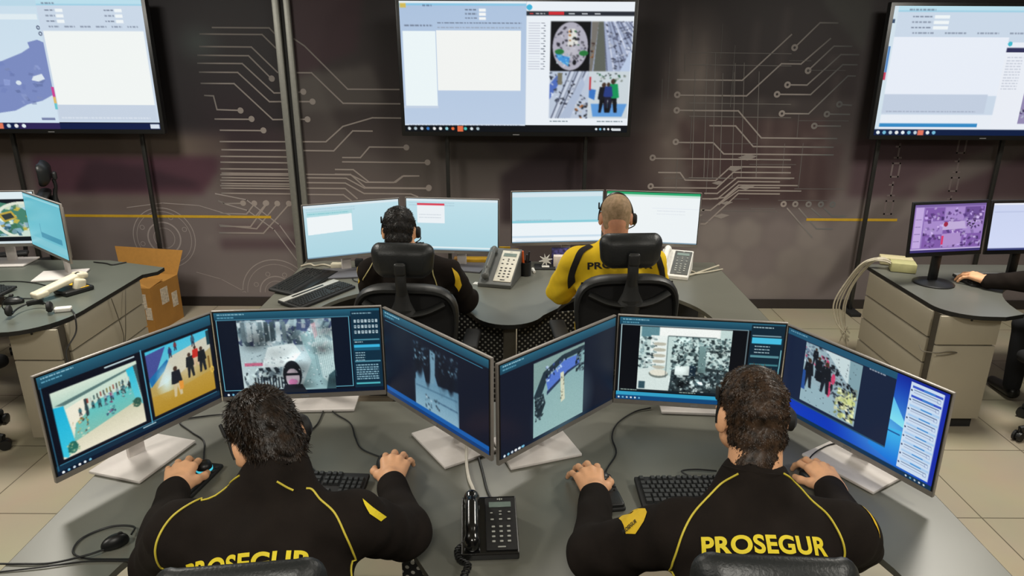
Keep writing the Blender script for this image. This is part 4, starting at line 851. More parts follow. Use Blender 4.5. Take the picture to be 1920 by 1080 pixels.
def double_desk(label, dy):
    t = thing('double_desk', label, 'desk', (0, 4.0 + dy, 0), 0)
    P = [(x, y - 4.0) for x, y in desk_outline(0)]
    MB().prism(P, .718, .7395).build('worktop', m_desk, t)
    cxm, cym = -.01, -.02
    E = [(cxm + (x - cxm) * 1.0015, cym + (y - cym) * 1.0015) for x, y in P]
    mb = MB(); k = len(P); v = []
    for (x, y) in E: v += [(x, y, .716), (x, y, .7385)]
    mb.add(v, [(2 * i, 2 * ((i + 1) % k), 2 * ((i + 1) % k) + 1, 2 * i + 1) for i in range(k)]); mb.build('edge_band', m_edge, t)
    for x, y in ((-1.33, -.5), (1.30, -.5), (-1.33, .5), (1.30, .5)): MB().rbox((x, y, .358), (.05, .05, .716), .005, 2).build('leg', m_leg, t)
    MB().rbox((-.012, -.46, .358), (.07, .07, .716), .01, 2).build('centre_leg', m_leg, t)
    MB().rbox((-.7, .48, .42), (1.2, .012, .5), .003, 1).build('modesty_panel', m_blackm, t); MB().rbox((.68, .48, .42), (1.2, .012, .5), .003, 1).build('modesty_panel', m_blackm, t)
    mb = MB()
    mb.box((0, 0, .43), (.30, .008, .56)); o = mb.build('perforated_panel', m_perf, t, (-.165, -.35, 0), (0, 0, R_(-8)))
    mb = MB(); mb.box((0, 0, .43), (.36, .008, .56)); o = mb.build('perforated_panel', m_perf, t, (.205, -.335, 0), (0, 0, R_(14)))
    return t
double_desk('grey double desk in the middle with two seat recesses, before the graphic wall', 0.0)
double_desk('grey double desk nearest the viewer carrying six camera monitors', -2.02)

def side_desk(label, sgn):
    """sgn +1: right desk, -1: left desk (mirrored)."""
    t = thing('side_desk', label, 'desk', (sgn * 2.4, 4.0, 0), 0)
    if sgn > 0: P = [(0, .55), (0, -.22)] + arc(.22, -.24, .22, .20, 180, 268, 9) + [(.30, -.445)] + arc(.98, -.42, .55, .62, 178, 92, 12) + [(1.4, .20), (2.6, .20), (2.6, .55)]
    else: P = [(.03, .42), (.03, -.40)] + arc(-.20, -.43, .23, .27, 0, -88, 9) + [(-.25, -.73)] + arc(-.95, -.62, .66, .70, -8, 92, 14)[0:] + [(-1.4, .10), (-2.6, .10), (-2.6, .56), (-.3, .56), (.09, .50), (.09, .34)][0:]
    if sgn < 0: P = [(.035, .24), (.035, -.36)] + arc(-.21, -.40, .245, .33, 0, -88, 9) + [(-.34, -.735)] + arc(-1.0, -.70, .62, .75, -2, 92, 14) + [(-1.4, .05), (-2.6, .05), (-2.6, .56), (-.35, .56), (.10, .40), (.10, .31)]
    mt = m_deskd if sgn > 0 else M('greenish_desk_laminate', (96, 100, 92), .3, var=.04, scale=3)
    MB().prism(P, .718, .7395).build('worktop', mt, t)
    k = len(P); v = []
    cx = sum(p[0] for p in P) / k; cy = sum(p[1] for p in P) / k
    for (x, y) in P: v += [(cx + (x - cx) * 1.002, cy + (y - cy) * 1.002, .716), (cx + (x - cx) * 1.002, cy + (y - cy) * 1.002, .7385)]
    MB().add(v, [(2 * i, 2 * ((i + 1) % k), 2 * ((i + 1) % k) + 1, 2 * i + 1) for i in range(k)]).build('edge_band', m_edge, t)
    for x, y in ((sgn * 2.5, .45), (sgn * 1.5, .45)): MB().rbox((x, y, .358), (.05, .05, .716), .005, 2).build('leg', m_leg, t)
    return t
side_desk('dark grey desk at the right with a rounded corner over beige drawers', 1)
side_desk('greenish grey desk at the left with a rounded corner over beige drawers', -1)
def cabinet(label, x0, x1, y0, y1, side):
    """pedestal; its front faces the viewer, its side carries four stacked panels (side = -1 left, +1 right)."""
    t = thing('drawer_cabinet', label, 'cabinet', ((x0 + x1) / 2, (y0 + y1) / 2, 0), 0)
    w, d = x1 - x0, y1 - y0; zt, zb = .714, .07
    MB().box((0, 0, (zt + zb) / 2), (w - .02, d - .02, zt - zb)).build('body', m_seam, t)
    df = MB().rbox((0, -d / 2 + .004, .625), (w, .02, .172), .004, 2).build('drawer_front', m_cab, t)
    MB().rbox((0, -d / 2 + .004, .300), (w, .02, .462), .004, 2).build('cabinet_door', m_cab, t)
    MB().lathe([(.006, 0), (.006, .004)], 12, T=Matrix.Translation((0, -d / 2 - .006, .69)) @ Matrix.Rotation(PI / 2, 4, 'X')).build('lock', m_black, df)
    for k, (a, b) in enumerate(((.555, .712), (.395, .545), (.235, .385), (.075, .225))):
        MB().rbox((side * (w / 2 - .004), .035, (a + b) / 2), (.02, d - .09, b - a), .004, 2).build('side_drawer', m_cab, t)
    if side < 0: MB().box((0, 0, .036), (w - .03, d - .05, .07)).build('plinth', m_blackm, t)
    for sx in (-1, 1) if side > 0 else ():
        for sy in (-1, 1): MB().lathe([(.022, 0), (.022, .05), (.03, .055), (.03, .075)], 14, (sx * (w / 2 - .06), sy * (d / 2 - .07), 0)).build('foot', m_white if side > 0 else m_blackm, t)
cabinet('beige drawer cabinet under the right desk with four side panels', 2.40, 2.74, 3.64, 4.47, -1)
cabinet('beige drawer cabinet under the left desk with cables down its side', -2.64, -2.385, 3.38, 4.24, 1)

# ------------------------------------------------------------------ office chair
m_cf = M('black_chair_frame', (30, 31, 31), .45)
m_mesh = M('black_mesh_fabric', (9, 9, 10), .85, bump=.6, bscale=900)
m_leather = M('black_leather', (24, 27, 28), .42, bump=.25, bscale=160)
m_seat = M('black_seat_fabric', (22, 22, 24), .9)
def build_chair(label, loc, rz, raise_=0.0, parts='all'):
    t = thing('office_chair', label, 'chair', loc, rz, None); h = raise_
    # five star base with castors
    for k in range(5):
        a = 2 * PI * k / 5 + .3; d = Vector((math.cos(a), math.sin(a), 0))
        MB().tube([d * .03 + Vector((0, 0, .11)), d * .16 + Vector((0, 0, .10)), d * .30 + Vector((0, 0, .075))], .02, 8, rr=[.028, .022, .017]).build('base_arm', m_cf, t); ba_ = [c for c in t.children if c.name.startswith('base_arm')][-1]
        q = d * .30; T = Matrix.Translation((q.x, q.y, .03)) @ Matrix.Rotation(a + .5, 4, 'Z')
        MB().lathe([(.012, -.024), (.029, -.022), (.030, -.008), (.02, -.004), (.02, .004), (.030, .008), (.029, .022), (.012, .024)], 18, T=T @ Matrix.Rotation(PI / 2, 4, 'X')).tube([(0, 0, .0), (0, 0, .05)], .008, 8, T=T).build('castor', m_black, ba_)
    MB().lathe([(.03, .09), (.03, .26), (.018, .265), (.018, .40 + h)], 16).build('gas_column', m_cf, t)
    MB().rbox((0, 0, .405 + h), (.22, .26, .05), .015, 2).build('tilt_mechanism', m_cf, t)
    MB().rbox((0, .02, .465 + h), (.50, .48, .075), .034, 4).build('seat', m_seat, t)
    # mesh back: padded frame, net and centre yoke
    F = []
    for k in range(40):
        a = 2 * PI * k / 40; ca, sa = math.cos(a), math.sin(a)
        x = .235 * math.copysign(abs(ca) ** .55, ca); z = .79 + h + .245 * math.copysign(abs(sa) ** .6, sa)
        x *= 1.0 + .10 * (z - .79 - h) / .245 if z > .79 + h else 1.0 - .18 * (.79 + h - z) / .245
        F.append((x, -.25 - .04 * (1 - (x / .26) ** 2) + .03 * ((z - .8 - h) / .25) ** 2, z))
    F.append(F[0]); F.append(F[1])
    MB().tube(F, .022, 10, caps=False, rr=[.021 + .024 * max(0, (p[2] - .85 - h) / .2) for p in F], sx=.55, sz=1.0).build('back_frame', m_cf, t)
    n = 14; V = []; Q = []
    for i in range(n + 1):
        for j in range(n + 1):
            u = i / n * 2 - 1; w = j / n * 2 - 1
            x = u * .225 * (1 - .10 * w * w); z = .79 + h + w * .225
            x *= 1.0 + .10 * w if w > 0 else 1 + .18 * w
            V.append((x, -.25 - .04 * (1 - (x / .26) ** 2) + .03 * ((z - .8 - h) / .25) ** 2, z))
    for i in range(n):
        for j in range(n): Q.append((i * (n + 1) + j, (i + 1) * (n + 1) + j, (i + 1) * (n + 1) + j + 1, i * (n + 1) + j + 1))
    MB().add(V, Q, 0, True).build('back_net', m_mesh, t)
    yk = MB()
    yk.tube(spline([(-.19, -.285, .97 + h), (-.10, -.312, .935 + h), (0, -.322, .925 + h), (.10, -.312, .935 + h), (.19, -.285, .97 + h)], 6), .02, 8, sx=1.3, sz=.7)
    yk.tube([(0, -.32, .95 + h), (0, -.335, .80 + h), (0, -.31, .60 + h), (0, -.20, .43 + h)], .03, 10, rr=[.045, .026, .028, .034], sx=1.2, sz=.7).build('back_support', m_cf, t)
    yk = MB(); yk.tube(spline([(0, -.315, .93 + h), (0, -.328, 1.02 + h), (0, -.34, 1.08 + h), (0, -.335, 1.13 + h)], 6), .02, 10, rr=None, sx=1.3, sz=.6)
    yk.tube([(0, -.322, .93 + h), (0, -.322, .99 + h), (0, -.33, 1.06 + h)], .03, 10, rr=[.06, .034, .022], sx=1.1, sz=.5)
    yk.rbox((0, -.345, 1.155 + h), (.055, .03, .06), .012, 3).build('headrest_stem', m_cf, t)
    def bend(v):
        x, y, z = v; f = 1 - .10 * max(0, -z / .07)
        return (x * f, y * .52 + .055 * (x / .15) ** 2 + .018 * (z / .07) ** 2, z)
    MB().rbox((0, -.325, 1.178 + h), (.298, .110, .168), .050, 6, shear=bend).build('headrest', m_leather, t)
    for s in (-1, 1):
        MB().tube(spline([(s * .20, 0, .42 + h), (s * .28, -.01, .46 + h), (s * .30, -.03, .56 + h), (s * .29, -.04, .655 + h)], 6), .016, 8).build('armrest_post', m_cf, t)
        MB().rbox((s * .285, .0, .672 + h), (.085, .25, .03), .013, 3).build('armrest_pad', m_blackm, t)
    return t
# rear pair, near pair, right and left neighbours and a spare chair behind the left desk
ch0 = build_chair('black mesh office chair with headrest under the dark haired man at the middle desk', (-.495, 3.385, 0), R_(-3))
def more_chair(label, loc, rz, zscale=1.0):
    c = copy_tree(ch0, label, loc, rz); return c
CH = {}
CH['yellow'] = build_chair('taller black mesh office chair with headrest under the seated man in the yellow shirt', (.535, 3.41, 0), R_(4), .045)
CH['nl'] = more_chair('black office chair whose headrest top covers the lower lettering on the left jacket in front', (-.505, 1.252, 0), R_(7))
CH['nr'] = more_chair('black office chair whose headrest top shows below the right jacket lettering in front', (.485, 1.280, 0), R_(-3))
CH['r'] = more_chair('black office chair at the right desk, cut by the right picture edge', (3.20, 3.50, 0), R_(17))
CH['l'] = more_chair('black office chair at the left desk, only its castor and base in view', (-3.10, 3.37, 0), R_(-17))
CH['far'] = build_chair('empty black office chair with headrest standing behind the left desk against the wall', (-3.66, 4.93, 0), R_(118), .07)

# ------------------------------------------------------------------ keyboards
def keyboard(label, x, y, rz, w=.44, d=.135, style='black', individual=True, z=.74):
    t = thing('computer_keyboard', label, 'keyboard', (x, y, z), rz, None)
    tilt = Matrix.Rotation(R_(4), 4, 'X')
    if style == 'black':
        MB().rbox((0, 0, .012), (w, d, .016), .004, 2, T=tilt).build('housing', m_blackm, t)
    elif style == 'silver':
        MB().rbox((0, 0, .012), (w, d, .018), .005, 2, T=tilt).build('housing', m_blackm, t)
        MB().rbox((0, d * .36, .0225), (w - .01, d * .26, .005), .002, 2, T=tilt).build('silver_panel', M('silver_keyboard_panel', (196, 196, 190), .4, .2), t)
        MB().rbox((-.02, d * .34, .0255), (w * .55, .014, .002), .001, 1, T=tilt).build('media_strip', m_black, t)
        for q in range(7): pass
    elif style == 'rest':
        MB().rbox((0, 0, .012), (w, d, .02), .008, 3, T=tilt, shear=lambda v: (v[0] * (1 + .12 * (v[1] < -.03)), v[1], v[2])).build('housing', m_blackm, t)
        MB().rbox((0, -d * .36, .0235), (w * .98, d * .24, .006), .003, 2, T=tilt).build('palm_rest', m_black, t)
    d2 = {'black': d, 'silver': d * .66, 'rest': d * .62}[style]; oy = {'black': 0, 'silver': -d * .15, 'rest': d * .12}[style]
    rows = 6; p = (w - .02) / 22.6; ry = (d2 - .016) / 6.3; keys = []
    for r in range(rows):
        yy = oy + d2 / 2 - .012 - ry * (r + .3 if r else 0.1); x0 = -w / 2 + .012
        xs = [1.0] + [0] + [1] * 4 + [-.5] + [1] * 4 + [-.5] + [1] * 4 if r == 0 else [[], [1] * 13 + [2], [1.5] + [1] * 12 + [1.5], [1.8] + [1] * 11 + [2.2], [1.3] + [1] * 11 + [2.7], [1.3, 1.2, 1.2, 6, 1.2, 1.2, 1.2, 1.7]][r]
        cx = 0
        for q in xs:
            if q <= 0: cx += 1 if q == 0 else .5; continue
            keys.append((x0 + (cx + q / 2) * p, yy, q * p - .002, ry - .002)); cx += q
        cx = 15.4
        if r != 3:
            for q in ((1, 1, 1) if r != 4 else (0, 1, 0)):
                if q: keys.append((x0 + (cx + .5) * p, yy, p - .002, ry - .002))
                cx += 1
        cx = 18.6
        if r > 0:
            for q in range(4): keys.append((x0 + (cx + .5) * p, yy, p - .002, ry - .002)); cx += 1
    def keymesh(mb, x, y, kw, kd):
        b = .5; hh = .0075; zc = .0205
        v = [(x - kw / 2, y - kd / 2, zc), (x + kw / 2, y - kd / 2, zc), (x + kw / 2, y + kd / 2, zc), (x - kw / 2, y + kd / 2, zc)]
        i = .0028
        v += [(x - kw / 2 + i, y - kd / 2 + i, zc + hh), (x + kw / 2 - i, y - kd / 2 + i, zc + hh), (x + kw / 2 - i, y + kd / 2 - i * .6, zc + hh), (x - kw / 2 + i, y + kd / 2 - i * .6, zc + hh)]
        mb.add(v, [(4, 5, 6, 7), (0, 1, 5, 4), (1, 2, 6, 5), (2, 3, 7, 6), (3, 0, 4, 7)], 0, False, tilt)
    if individual:
        for i, (a, b_, c_, e) in enumerate(keys[:100]):
            mb = MB(); keymesh(mb, a, b_, c_, e); mb.build('key', m_key, t)
    else:
        mb = MB()
        for k in keys: keymesh(mb, *k)
        mb.build('keycaps', m_key, t)
    return t
keyboard('black mechanical keyboard lying before the near right man', .635, 1.925, R_(1.5), w=.45, d=.15)
keyboard('black keyboard showing its number pad beside the near left man', -.695, 1.945, R_(-3), w=.44, d=.145)
keyboard('all black keyboard with palm rest at the left end of the middle desk', -1.285, 4.085, R_(76), w=.44, d=.22, style='rest', individual=False)
keyboard('black keyboard with a silver top strip lying slanted on the middle desk', -1.135, 3.845, R_(60), w=.45, d=.175, style='silver', individual=False)
keyboard('dark keyboard with a pale top strip under the hand on the right desk', 3.055, 4.18, R_(3), w=.46, d=.19, style='silver', individual=False)
keyboard('black keyboard at the left picture edge on the left desk', -3.14, 3.885, R_(-4), w=.36, d=.14, individual=False)

# ------------------------------------------------------------------ mice, controllers
def mouse(label, x, y, rz, led=False, z=.74, sc=1.0):
    t = thing('computer_mouse', label, 'mouse', (x, y, z), rz, None)
    V, F = surf([ell((0, 0, .010), (.031 * sc, .056 * sc, .026), .01), ell((0, .01, .010), (.029 * sc, .046 * sc, .024), .01)], .0022, post=lambda P, D: np.maximum(D, -P[..., 2] + .001), pad=.01)
    quick_mesh('shell', V, F, m_black, t)
    MB().lathe([(.004, -.0035), (.009, -.003), (.009, .003), (.004, .0035)], 14, T=Matrix.Translation((0, .03 * sc, .030)) @ Matrix.Rotation(PI / 2, 4, 'Y')).build('scroll_wheel', m_blackm, t)
    if led: MB().rbox((.0, .052 * sc, .012), (.02, .006, .008), .002, 2).build('light_strip', M('teal_glow', (60, 170, 190), .4, emit=1.2), t)
    return t
def controller(label, x, y, rz, z=.74):
    """low joystick controller with a ringed knob and a sloped wrist rest"""
    t = thing('joystick_controller', label, 'controller', (x, y, z), rz, None)
    MB().rbox((0, 0, .009), (.085, .19, .016), .007, 3).build('base', m_blackm, t)
    MB().rbox((0, -.055, .02), (.078, .075, .018), .008, 3).build('wrist_rest', m_black, t)
    MB().lathe([(.026, 0), (.026, .02), (.022, .03), (.010, .036)], 24, (0, .048, .014)).build('knob', m_black, t)
    MB().lathe([(.0268, 0), (.0268, .008)], 24, (0, .048, .018)).build('light_ring', M('teal_glow', (60, 170, 190), .4, emit=1.2), t)
    for k in range(4): MB().rbox((.034, -.005 + k * .024, .018), (.012, .014, .006), .002, 2).build('button', m_key, t)
    return t
controller('black joystick controller with blue ring under the left hand of the near left man', -1.045, 1.985, R_(-10))
controller('black joystick controller with wrist rest under the left hand of the near right man', .305, 1.925, R_(8))
mouse('black mouse under the right hand of the near left man', -.432, 2.075, R_(12))
mouse('black mouse under the right hand of the near right man', 1.012, 2.000, R_(20))
mouse('small black oval mouse lying alone beside its looped cable on the near desk', -1.146, 1.668, R_(-50), sc=.62)
mouse('glossy black mouse on the left desk below the keyboard', -2.82, 3.70, R_(-70), sc=.95)

# ------------------------------------------------------------------ telephones
def desk_phone(label, x, y, rz, body, face, cradle_dark, w=.165, d=.195, z=.74, lift=.075, cord=True, key_mat=None, keys=True):
    t = thing('desk_telephone', label, 'telephone', (x, y, z), rz, None)
    def S(v): return v
    # wedge body: low at the front, high at the back
    P = [(-d / 2, 0), (d / 2, 0), (d / 2, lift), (-d / 2, .022)]
    T = Matrix(((0, 0, 1, -w / 2), (1, 0, 0, 0), (0, 1, 0, 0), (0, 0, 0, 1)))
    mb = MB(); mb.prism(P, 0, w, 0, T); o = mb.build('body', body, t)
    bv = o.modifiers.new('bevel', 'BEVEL'); bv.width = .004; bv.segments = 2
    ang = math.atan2(lift - .022, d)
    TT = Matrix.Translation((0, 0, (.022 + lift) / 2)) @ Matrix.Rotation(ang, 4, 'X')
    MB().rbox((w * .20, 0, .002), (w * .54, d * .94, .006), .003, 2, T=TT).build('faceplate', face, t); fp = [c for c in t.children if c.name.startswith('faceplate')][-1]
    MB().rbox((w * .20, d * .33, .0055), (w * .40, d * .10, .003), .001, 1, T=TT).build('display', M('lcd_grey_green', (120, 136, 130), .25), fp); MB().box((w * .20 - .006, d * .43, .0058), (.004, .005, .001), T=TT).box((w * .20, d * .43, .0058), (.004, .008, .001), T=TT).box((w * .20 + .006, d * .43, .0058), (.004, .005, .001), T=TT).build('maker_mark', M('grey_phone_key', (176, 178, 172), .5), fp)
    km = key_mat or M('grey_phone_key', (176, 178, 172), .5)
    if keys:
        for r in range(4):
            for c_ in range(3): MB().rbox((w * .20 + (c_ - 1) * w * .135, -d * .075 - r * d * .085, .0065), (w * .062, d * .03, .004), .0019, 3, T=TT).build('key', km, fp)
        for c_ in range(3): MB().rbox((w * .20 + (c_ - 1) * w * .15, d * .055, .0065), (w * .06, d * .026, .004), .0018, 3, T=TT).build('key', km, fp)
        for q in ((-.2, .175), (0, .2), (0, .145), (.2, .185)): MB().rbox((w * .20 + q[0] * w * .8, d * q[1], .0065), (w * .05, d * .022, .004), .0018, 3, T=TT).build('key', km, fp)
        MB().rbox((w * .20, -d * .425, .0065), (w * .14, d * .02, .004), .0018, 3, T=TT).build('key', km, fp)
    # handset lying in the left cradle
    hx = -w * .31
    pr = [cap((hx, -d * .40, .034), (hx, d * .40, .034), .016, k=.01), ell((hx, -d * .39, .022), (.024, .027, .020), .012), ell((hx, d * .39, .022), (.024, .027, .020), .012), cap((hx, -d * .2, .043), (hx, d * .2, .043), .014, k=.02)]
    V, F = surf(pr, .003, pad=.01)
    V4 = np.c_[V, np.ones(len(V), np.float32)] @ np.array(TT @ Matrix.Translation((0, 0, .0)), np.float32).T
    quick_mesh('handset', V4[:, :3], F, cradle_dark, t)
    return t
m_glossb = M('glossy_black_phone', (14, 14, 14), .2, coat=.5)
desk_phone('black desk telephone with cord standing between the two near men', -.063, 1.712, R_(3.5), m_glossb, m_blackm, m_glossb, w=.165, d=.195)
desk_phone('dark grey desk telephone with a white keypad panel on the middle desk', -.073, 4.155, R_(-14), M('slate_phone_plastic', (88, 90, 88), .45), M('white_keypad_panel', (214, 210, 196), .5), M('slate_phone_plastic'), w=.21, d=.30, lift=.17, key_mat=m_key)
desk_phone('white framed desk telephone to the right of the man in the yellow shirt', 1.055, 4.325, R_(-20), m_white, M('slate_phone_plastic'), m_white, w=.20, d=.26, lift=.125, key_mat=M('grey_phone_key'))
# left desk telephone: cream handset over a black base
t = thing('desk_telephone', 'cream telephone lying on a black and yellow pad on the left desk', 'telephone', (-2.62, 3.86, .74), R_(-28), None)
MB().rbox((0, .05, .014), (.13, .17, .028), .008, 3).build('base', m_black, t)
MB().rbox((-.01, .085, .0295), (.14, .05, .003), .001, 1).build('yellow_strip', m_yel, t)
MB().rbox((-.008, -.02, .066), (.066, .285, .034), .012, 4, rot=Matrix.Rotation(R_(11), 4, 'X')).rbox((-.008, -.135, .040), (.074, .075, .036), .012, 4, rot=Matrix.Rotation(R_(6), 4, 'X')).rbox((-.008, .105, .088), (.072, .07, .036), .014, 4, rot=Matrix.Rotation(R_(-10), 4, 'X')).build('handset', m_cream, t)
MB().rbox((.03, .07, .045), (.05, .06, .07), .012, 3, rot=Matrix.Rotation(R_(-15), 4, 'X')).build('cradle', m_cream, t)
MB().rbox((.004, .085, .108), (.018, .022, .006), .002, 2, rot=Matrix.Rotation(R_(12), 4, 'X')).build('speaker_slot', m_key, t)
tag(MB().rbox((-2.46, 3.575, .753), (.085, .04, .026), .008, 3, rot=Matrix.Rotation(R_(18), 4, 'Z')).build('cable_adapter', m_white), 'small white cable adapter near the rounded front corner of the left desk', 'adapter')

# ------------------------------------------------------------------ cardboard box, hub, desk clutter
t = thing('cardboard_box', 'open brown cardboard box with torn labels on the floor behind the left desk', 'box', (-3.0, 5.26, 0), R_(-8))
m_card = M('brown_cardboard', (164, 116, 50), .85, var=.08, scale=9); m_cardi = M('inner_cardboard', (178, 128, 58), .85)
mb = MB(); w, d, h = .50, .36, .37
mb.box((0, -d / 2, h / 2), (w, .006, h)).box((0, d / 2, h / 2), (w, .006, h)).box((-w / 2, 0, h / 2), (.006, d, h)).box((w / 2, 0, h / 2), (.006, d, h)).box((0, 0, .004), (w, d, .006)); mb.build('carton', m_card, t)
def flap(a, b, c_, e): return MB().add([a, b, c_, e, (a[0], a[1], a[2] - .004), (b[0], b[1], b[2] - .004), (c_[0], c_[1], c_[2] - .004), (e[0], e[1], e[2] - .004)], [(0, 1, 2, 3), (7, 6, 5, 4), (0, 4, 5, 1), (1, 5, 6, 2), (2, 6, 7, 3), (3, 7, 4, 0)])
flap((-w / 2, d / 2, h), (w / 2, d / 2, h), (w / 2 + .04, d / 2 + .06, h + .19), (-w / 2 - .06, d / 2 + .06, h + .20)).build('flap', m_cardi, t)
flap((-w / 2, -d / 2, h), (w / 2, -d / 2, h), (w / 2, -.01, h + .02), (-w / 2, -.01, h + .03)).build('flap', m_card, t)
flap((w / 2, -d / 2, h), (w / 2, d / 2, h), (w / 2 - .16, d / 2 - .03, h + .012), (w / 2 - .16, -d / 2 + .03, h + .012)).build('flap', m_cardi, t)
flap((-w / 2, -d / 2, h), (-w / 2, d / 2, h), (-w / 2 - .12, d / 2, h - .05), (-w / 2 - .12, -d / 2, h - .05)).build('flap', m_card, t)
MB().box((w / 2 + .004, -.02, .26), (.002, .09, .13)).build('paper_label', M('worn_paper_label', (196, 184, 166), .8, var=.3, scale=60), t)
MB().box((w / 2 + .004, .10, .19), (.002, .07, .12)).build('paper_label', M('worn_paper_label'), t)
MB().box((.17, -d / 2 - .004, .26), (.08, .002, .12)).box((.215, -d / 2 - .004, .16), (.05, .002, .1)).build('paper_label', M('worn_paper_label'), t)
t = thing('power_adapter_box', 'pale yellow green adapter box with grey leads on the left end of the right desk', 'box', (2.575, 4.40, .74), R_(-20))
m_pale = M('pale_olive_plastic', (182, 178, 128), .55)
MB().rbox((0, 0, .032), (.15, .11, .06), .006, 2).build('housing', m_pale, t); MB().rbox((-.02, .15, .028), (.20, .10, .05), .006, 2).build('rear_housing', M('cream_box_plastic', (200, 190, 150), .55), t)
for k, (dx, dz, sag) in enumerate(((0, 0, .1), (-.02, .01, .3), (-.035, 0, .5), (.01, .01, .62), (-.05, .012, .2))):
    cable('power_cable', 'off-white cable number %d hanging' % k, [(2.52, 4.40 + k * .012, .775 + dz), (2.46, 4.42 + k * .01, .80 + dz), (2.39 + dx, 4.46, .775), (2.33 + dx, 4.52, .62), (2.31 + dx * 1.4, 4.56, .45), (2.34 + dx, 4.58, .30), (2.38, 4.55, .26 - sag * .3)], .0055, m_wcable)['label'] = ['off-white cable looping shortest off the adapter box on the right desk', 'off-white cable in the loom hanging off the right desk, second in length', 'off-white cable bowing furthest left in the loom beside the right cabinet', 'off-white cable hanging lowest from the adapter box to the floor', 'off-white cable at the outside of the loom beside the right cabinet'][k]
cable('power_cable', 'thin cable sagging down to the floor behind the right drawer cabinet', [(2.36, 4.56, .28), (2.33, 4.58, .12), (2.34, 4.50, .01), (2.25, 4.42, .008), (2.30, 4.35, .008)], .005, m_wcable)
cable('loose_cable', 'thin grey cable hooked across the front of the right drawer cabinet', [(2.36, 3.72, .50), (2.35, 3.66, .49), (2.40, 3.615, .50), (2.47, 3.618, .505), (2.52, 3.62, .498), (2.46, 3.612, .490), (2.40, 3.61, .485)], .003, M('grey_cable', (96, 90, 78), .5))
# middle desk clutter
t = thing('pen_cup', 'black pen cup holding an orange pen on the middle desk', 'pen cup', (.087, 4.27, .74), 0)
MB().lathe([(.034, 0), (.036, .09), (.033, .09), (.031, .006)], 20).build('cup', m_black, t)
for k, (dx, dy, c_, n_) in enumerate(((-.012, 0, (226, 98, 40), 'orange_pen'), (.012, .008, (30, 30, 34), 'black_pen'), (.004, -.012, (36, 38, 40), 'black_pen'), (-.02, .01, (200, 196, 190), 'white_pen'))):
    tag(MB().tube([(.087 + dx, 4.27 + dy, .75), (.087 + dx * 1.9, 4.27 + dy * 2, .90 - k * .008)], .006 if k else .009, 8).build('pen', M(n_ + '_plastic', c_, .4)), ['orange pen standing in the black pen cup', 'black pen leaning right in the pen cup', 'black pen at the front of the pen cup', 'white pen leaning left in the pen cup'][k], 'pen')
t = thing('star_ornament', 'small white star shaped ornament on the black tray of the middle desk', 'ornament', (.222, 4.43, .748), 0)
P = []
for k in range(16):
    a = 2 * PI * k / 16 + PI / 16; r = .045 if k % 2 == 0 else .016; P.append((r * math.cos(a), r * math.sin(a)))
MB().prism(P, -.006, .006, T=Matrix(((1, 0, 0, 0), (0, 0, -1, 0), (0, 1, 0, .045), (0, 0, 0, 1)))).build('star', m_white, t)
MB().rbox((0, 0, .003), (.05, .04, .006), .002, 1).build('foot', m_white, t)
tag(MB().rbox((.29, 4.44, .744), (.28, .12, .008), .003, 2).build('desk_tray', m_blackm), 'flat black tray under the star ornament', 'tray')
tag(MB().rbox((.34, 4.45, .785), (.13, .05, .072), .003, 2).build('note_card', M('cream_card', (226, 214, 204), .7)), 'upright cream card block on the tray by the star ornament', 'card')
tag(MB().rbox((.325, 4.50, .80), (.12, .03, .115), .003, 2).build('patterned_box', M('violet_print', (70, 66, 130), .6, var=.9, scale=45)), 'small blue and white patterned box behind the cream card', 'box')
tag(MB().rbox((-.022, 4.50, .795), (.13, .012, .11), .002, 1).rbox((-.05, 4.502, .85), (.075, .010, .03), .002, 1).build('yellow_folder', m_yel), 'upright yellow index card behind the grey telephone', 'card')
tag(MB().rbox((-.245, 4.545, .757), (.17, .07, .034), .004, 2).build('yellow_box', M('amber_yellow_box', (206, 160, 26), .6)), 'flat yellow box under the second rear monitor', 'box')
tag(MB().rbox((-.375, 4.555, .757), (.04, .05, .034), .004, 2).build('small_carton', M('tan_print', (150, 110, 50), .6, var=.6, scale=60)), 'small tan striped carton left of the flat yellow box', 'box')
tag(MB().box((-.203, 4.09, .7412), (.07, .045, .0016), rz=-.3).build('paper_slip', m_white), 'small white paper slip beside the grey telephone', 'paper')
tag(MB().rbox((.03, 4.33, .75), (.05, .07, .018), .006, 3).build('tissue_pack', M('pale_grey_pack', (176, 178, 186), .7)), 'pale grey tissue pack left of the pen cup', 'pack')
tag(MB().tube([(.145, 4.30, .75), (.135, 4.36, .755)], .009, 8).build('correction_pen', m_white), 'short white correction pen lying right of the pen cup', 'pen')
tag(MB().rbox((-1.155, 4.40, .758), (.075, .05, .036), .005, 2).build('cable_plug', m_cream), 'cream plug box under the leftmost rear monitor', 'plug')
tag(MB().rbox((-1.02, 4.45, .765), (.05, .04, .05), .005, 2).build('black_plug', m_blackm), 'black plug box beside the cream plug box', 'plug')
cable('data_cable', 'off-white cable crumpled at the back left of the middle desk', [(-1.40, 4.42, .747), (-1.35, 4.455, .752), (-1.31, 4.43, .747), (-1.26, 4.46, .747), (-1.20, 4.42, .747)], .006, m_wcable)
cable('power_cable', 'off-white cable running off the right end of the middle desk', [(1.03, 4.23, .747), (1.12, 4.25, .747), (1.21, 4.32, .747), (1.30, 4.40, .747), (1.39, 4.49, .744)], .006, m_wcable)
cable('power_cable', 'second off-white cable curling beside the white framed telephone', [(1.06, 4.42, .75), (1.09, 4.36, .747), (1.15, 4.38, .747), (1.19, 4.31, .747), (1.13, 4.27, .747), (1.28, 4.33, .749), (1.39, 4.40, .746)], .0045, m_wcable)
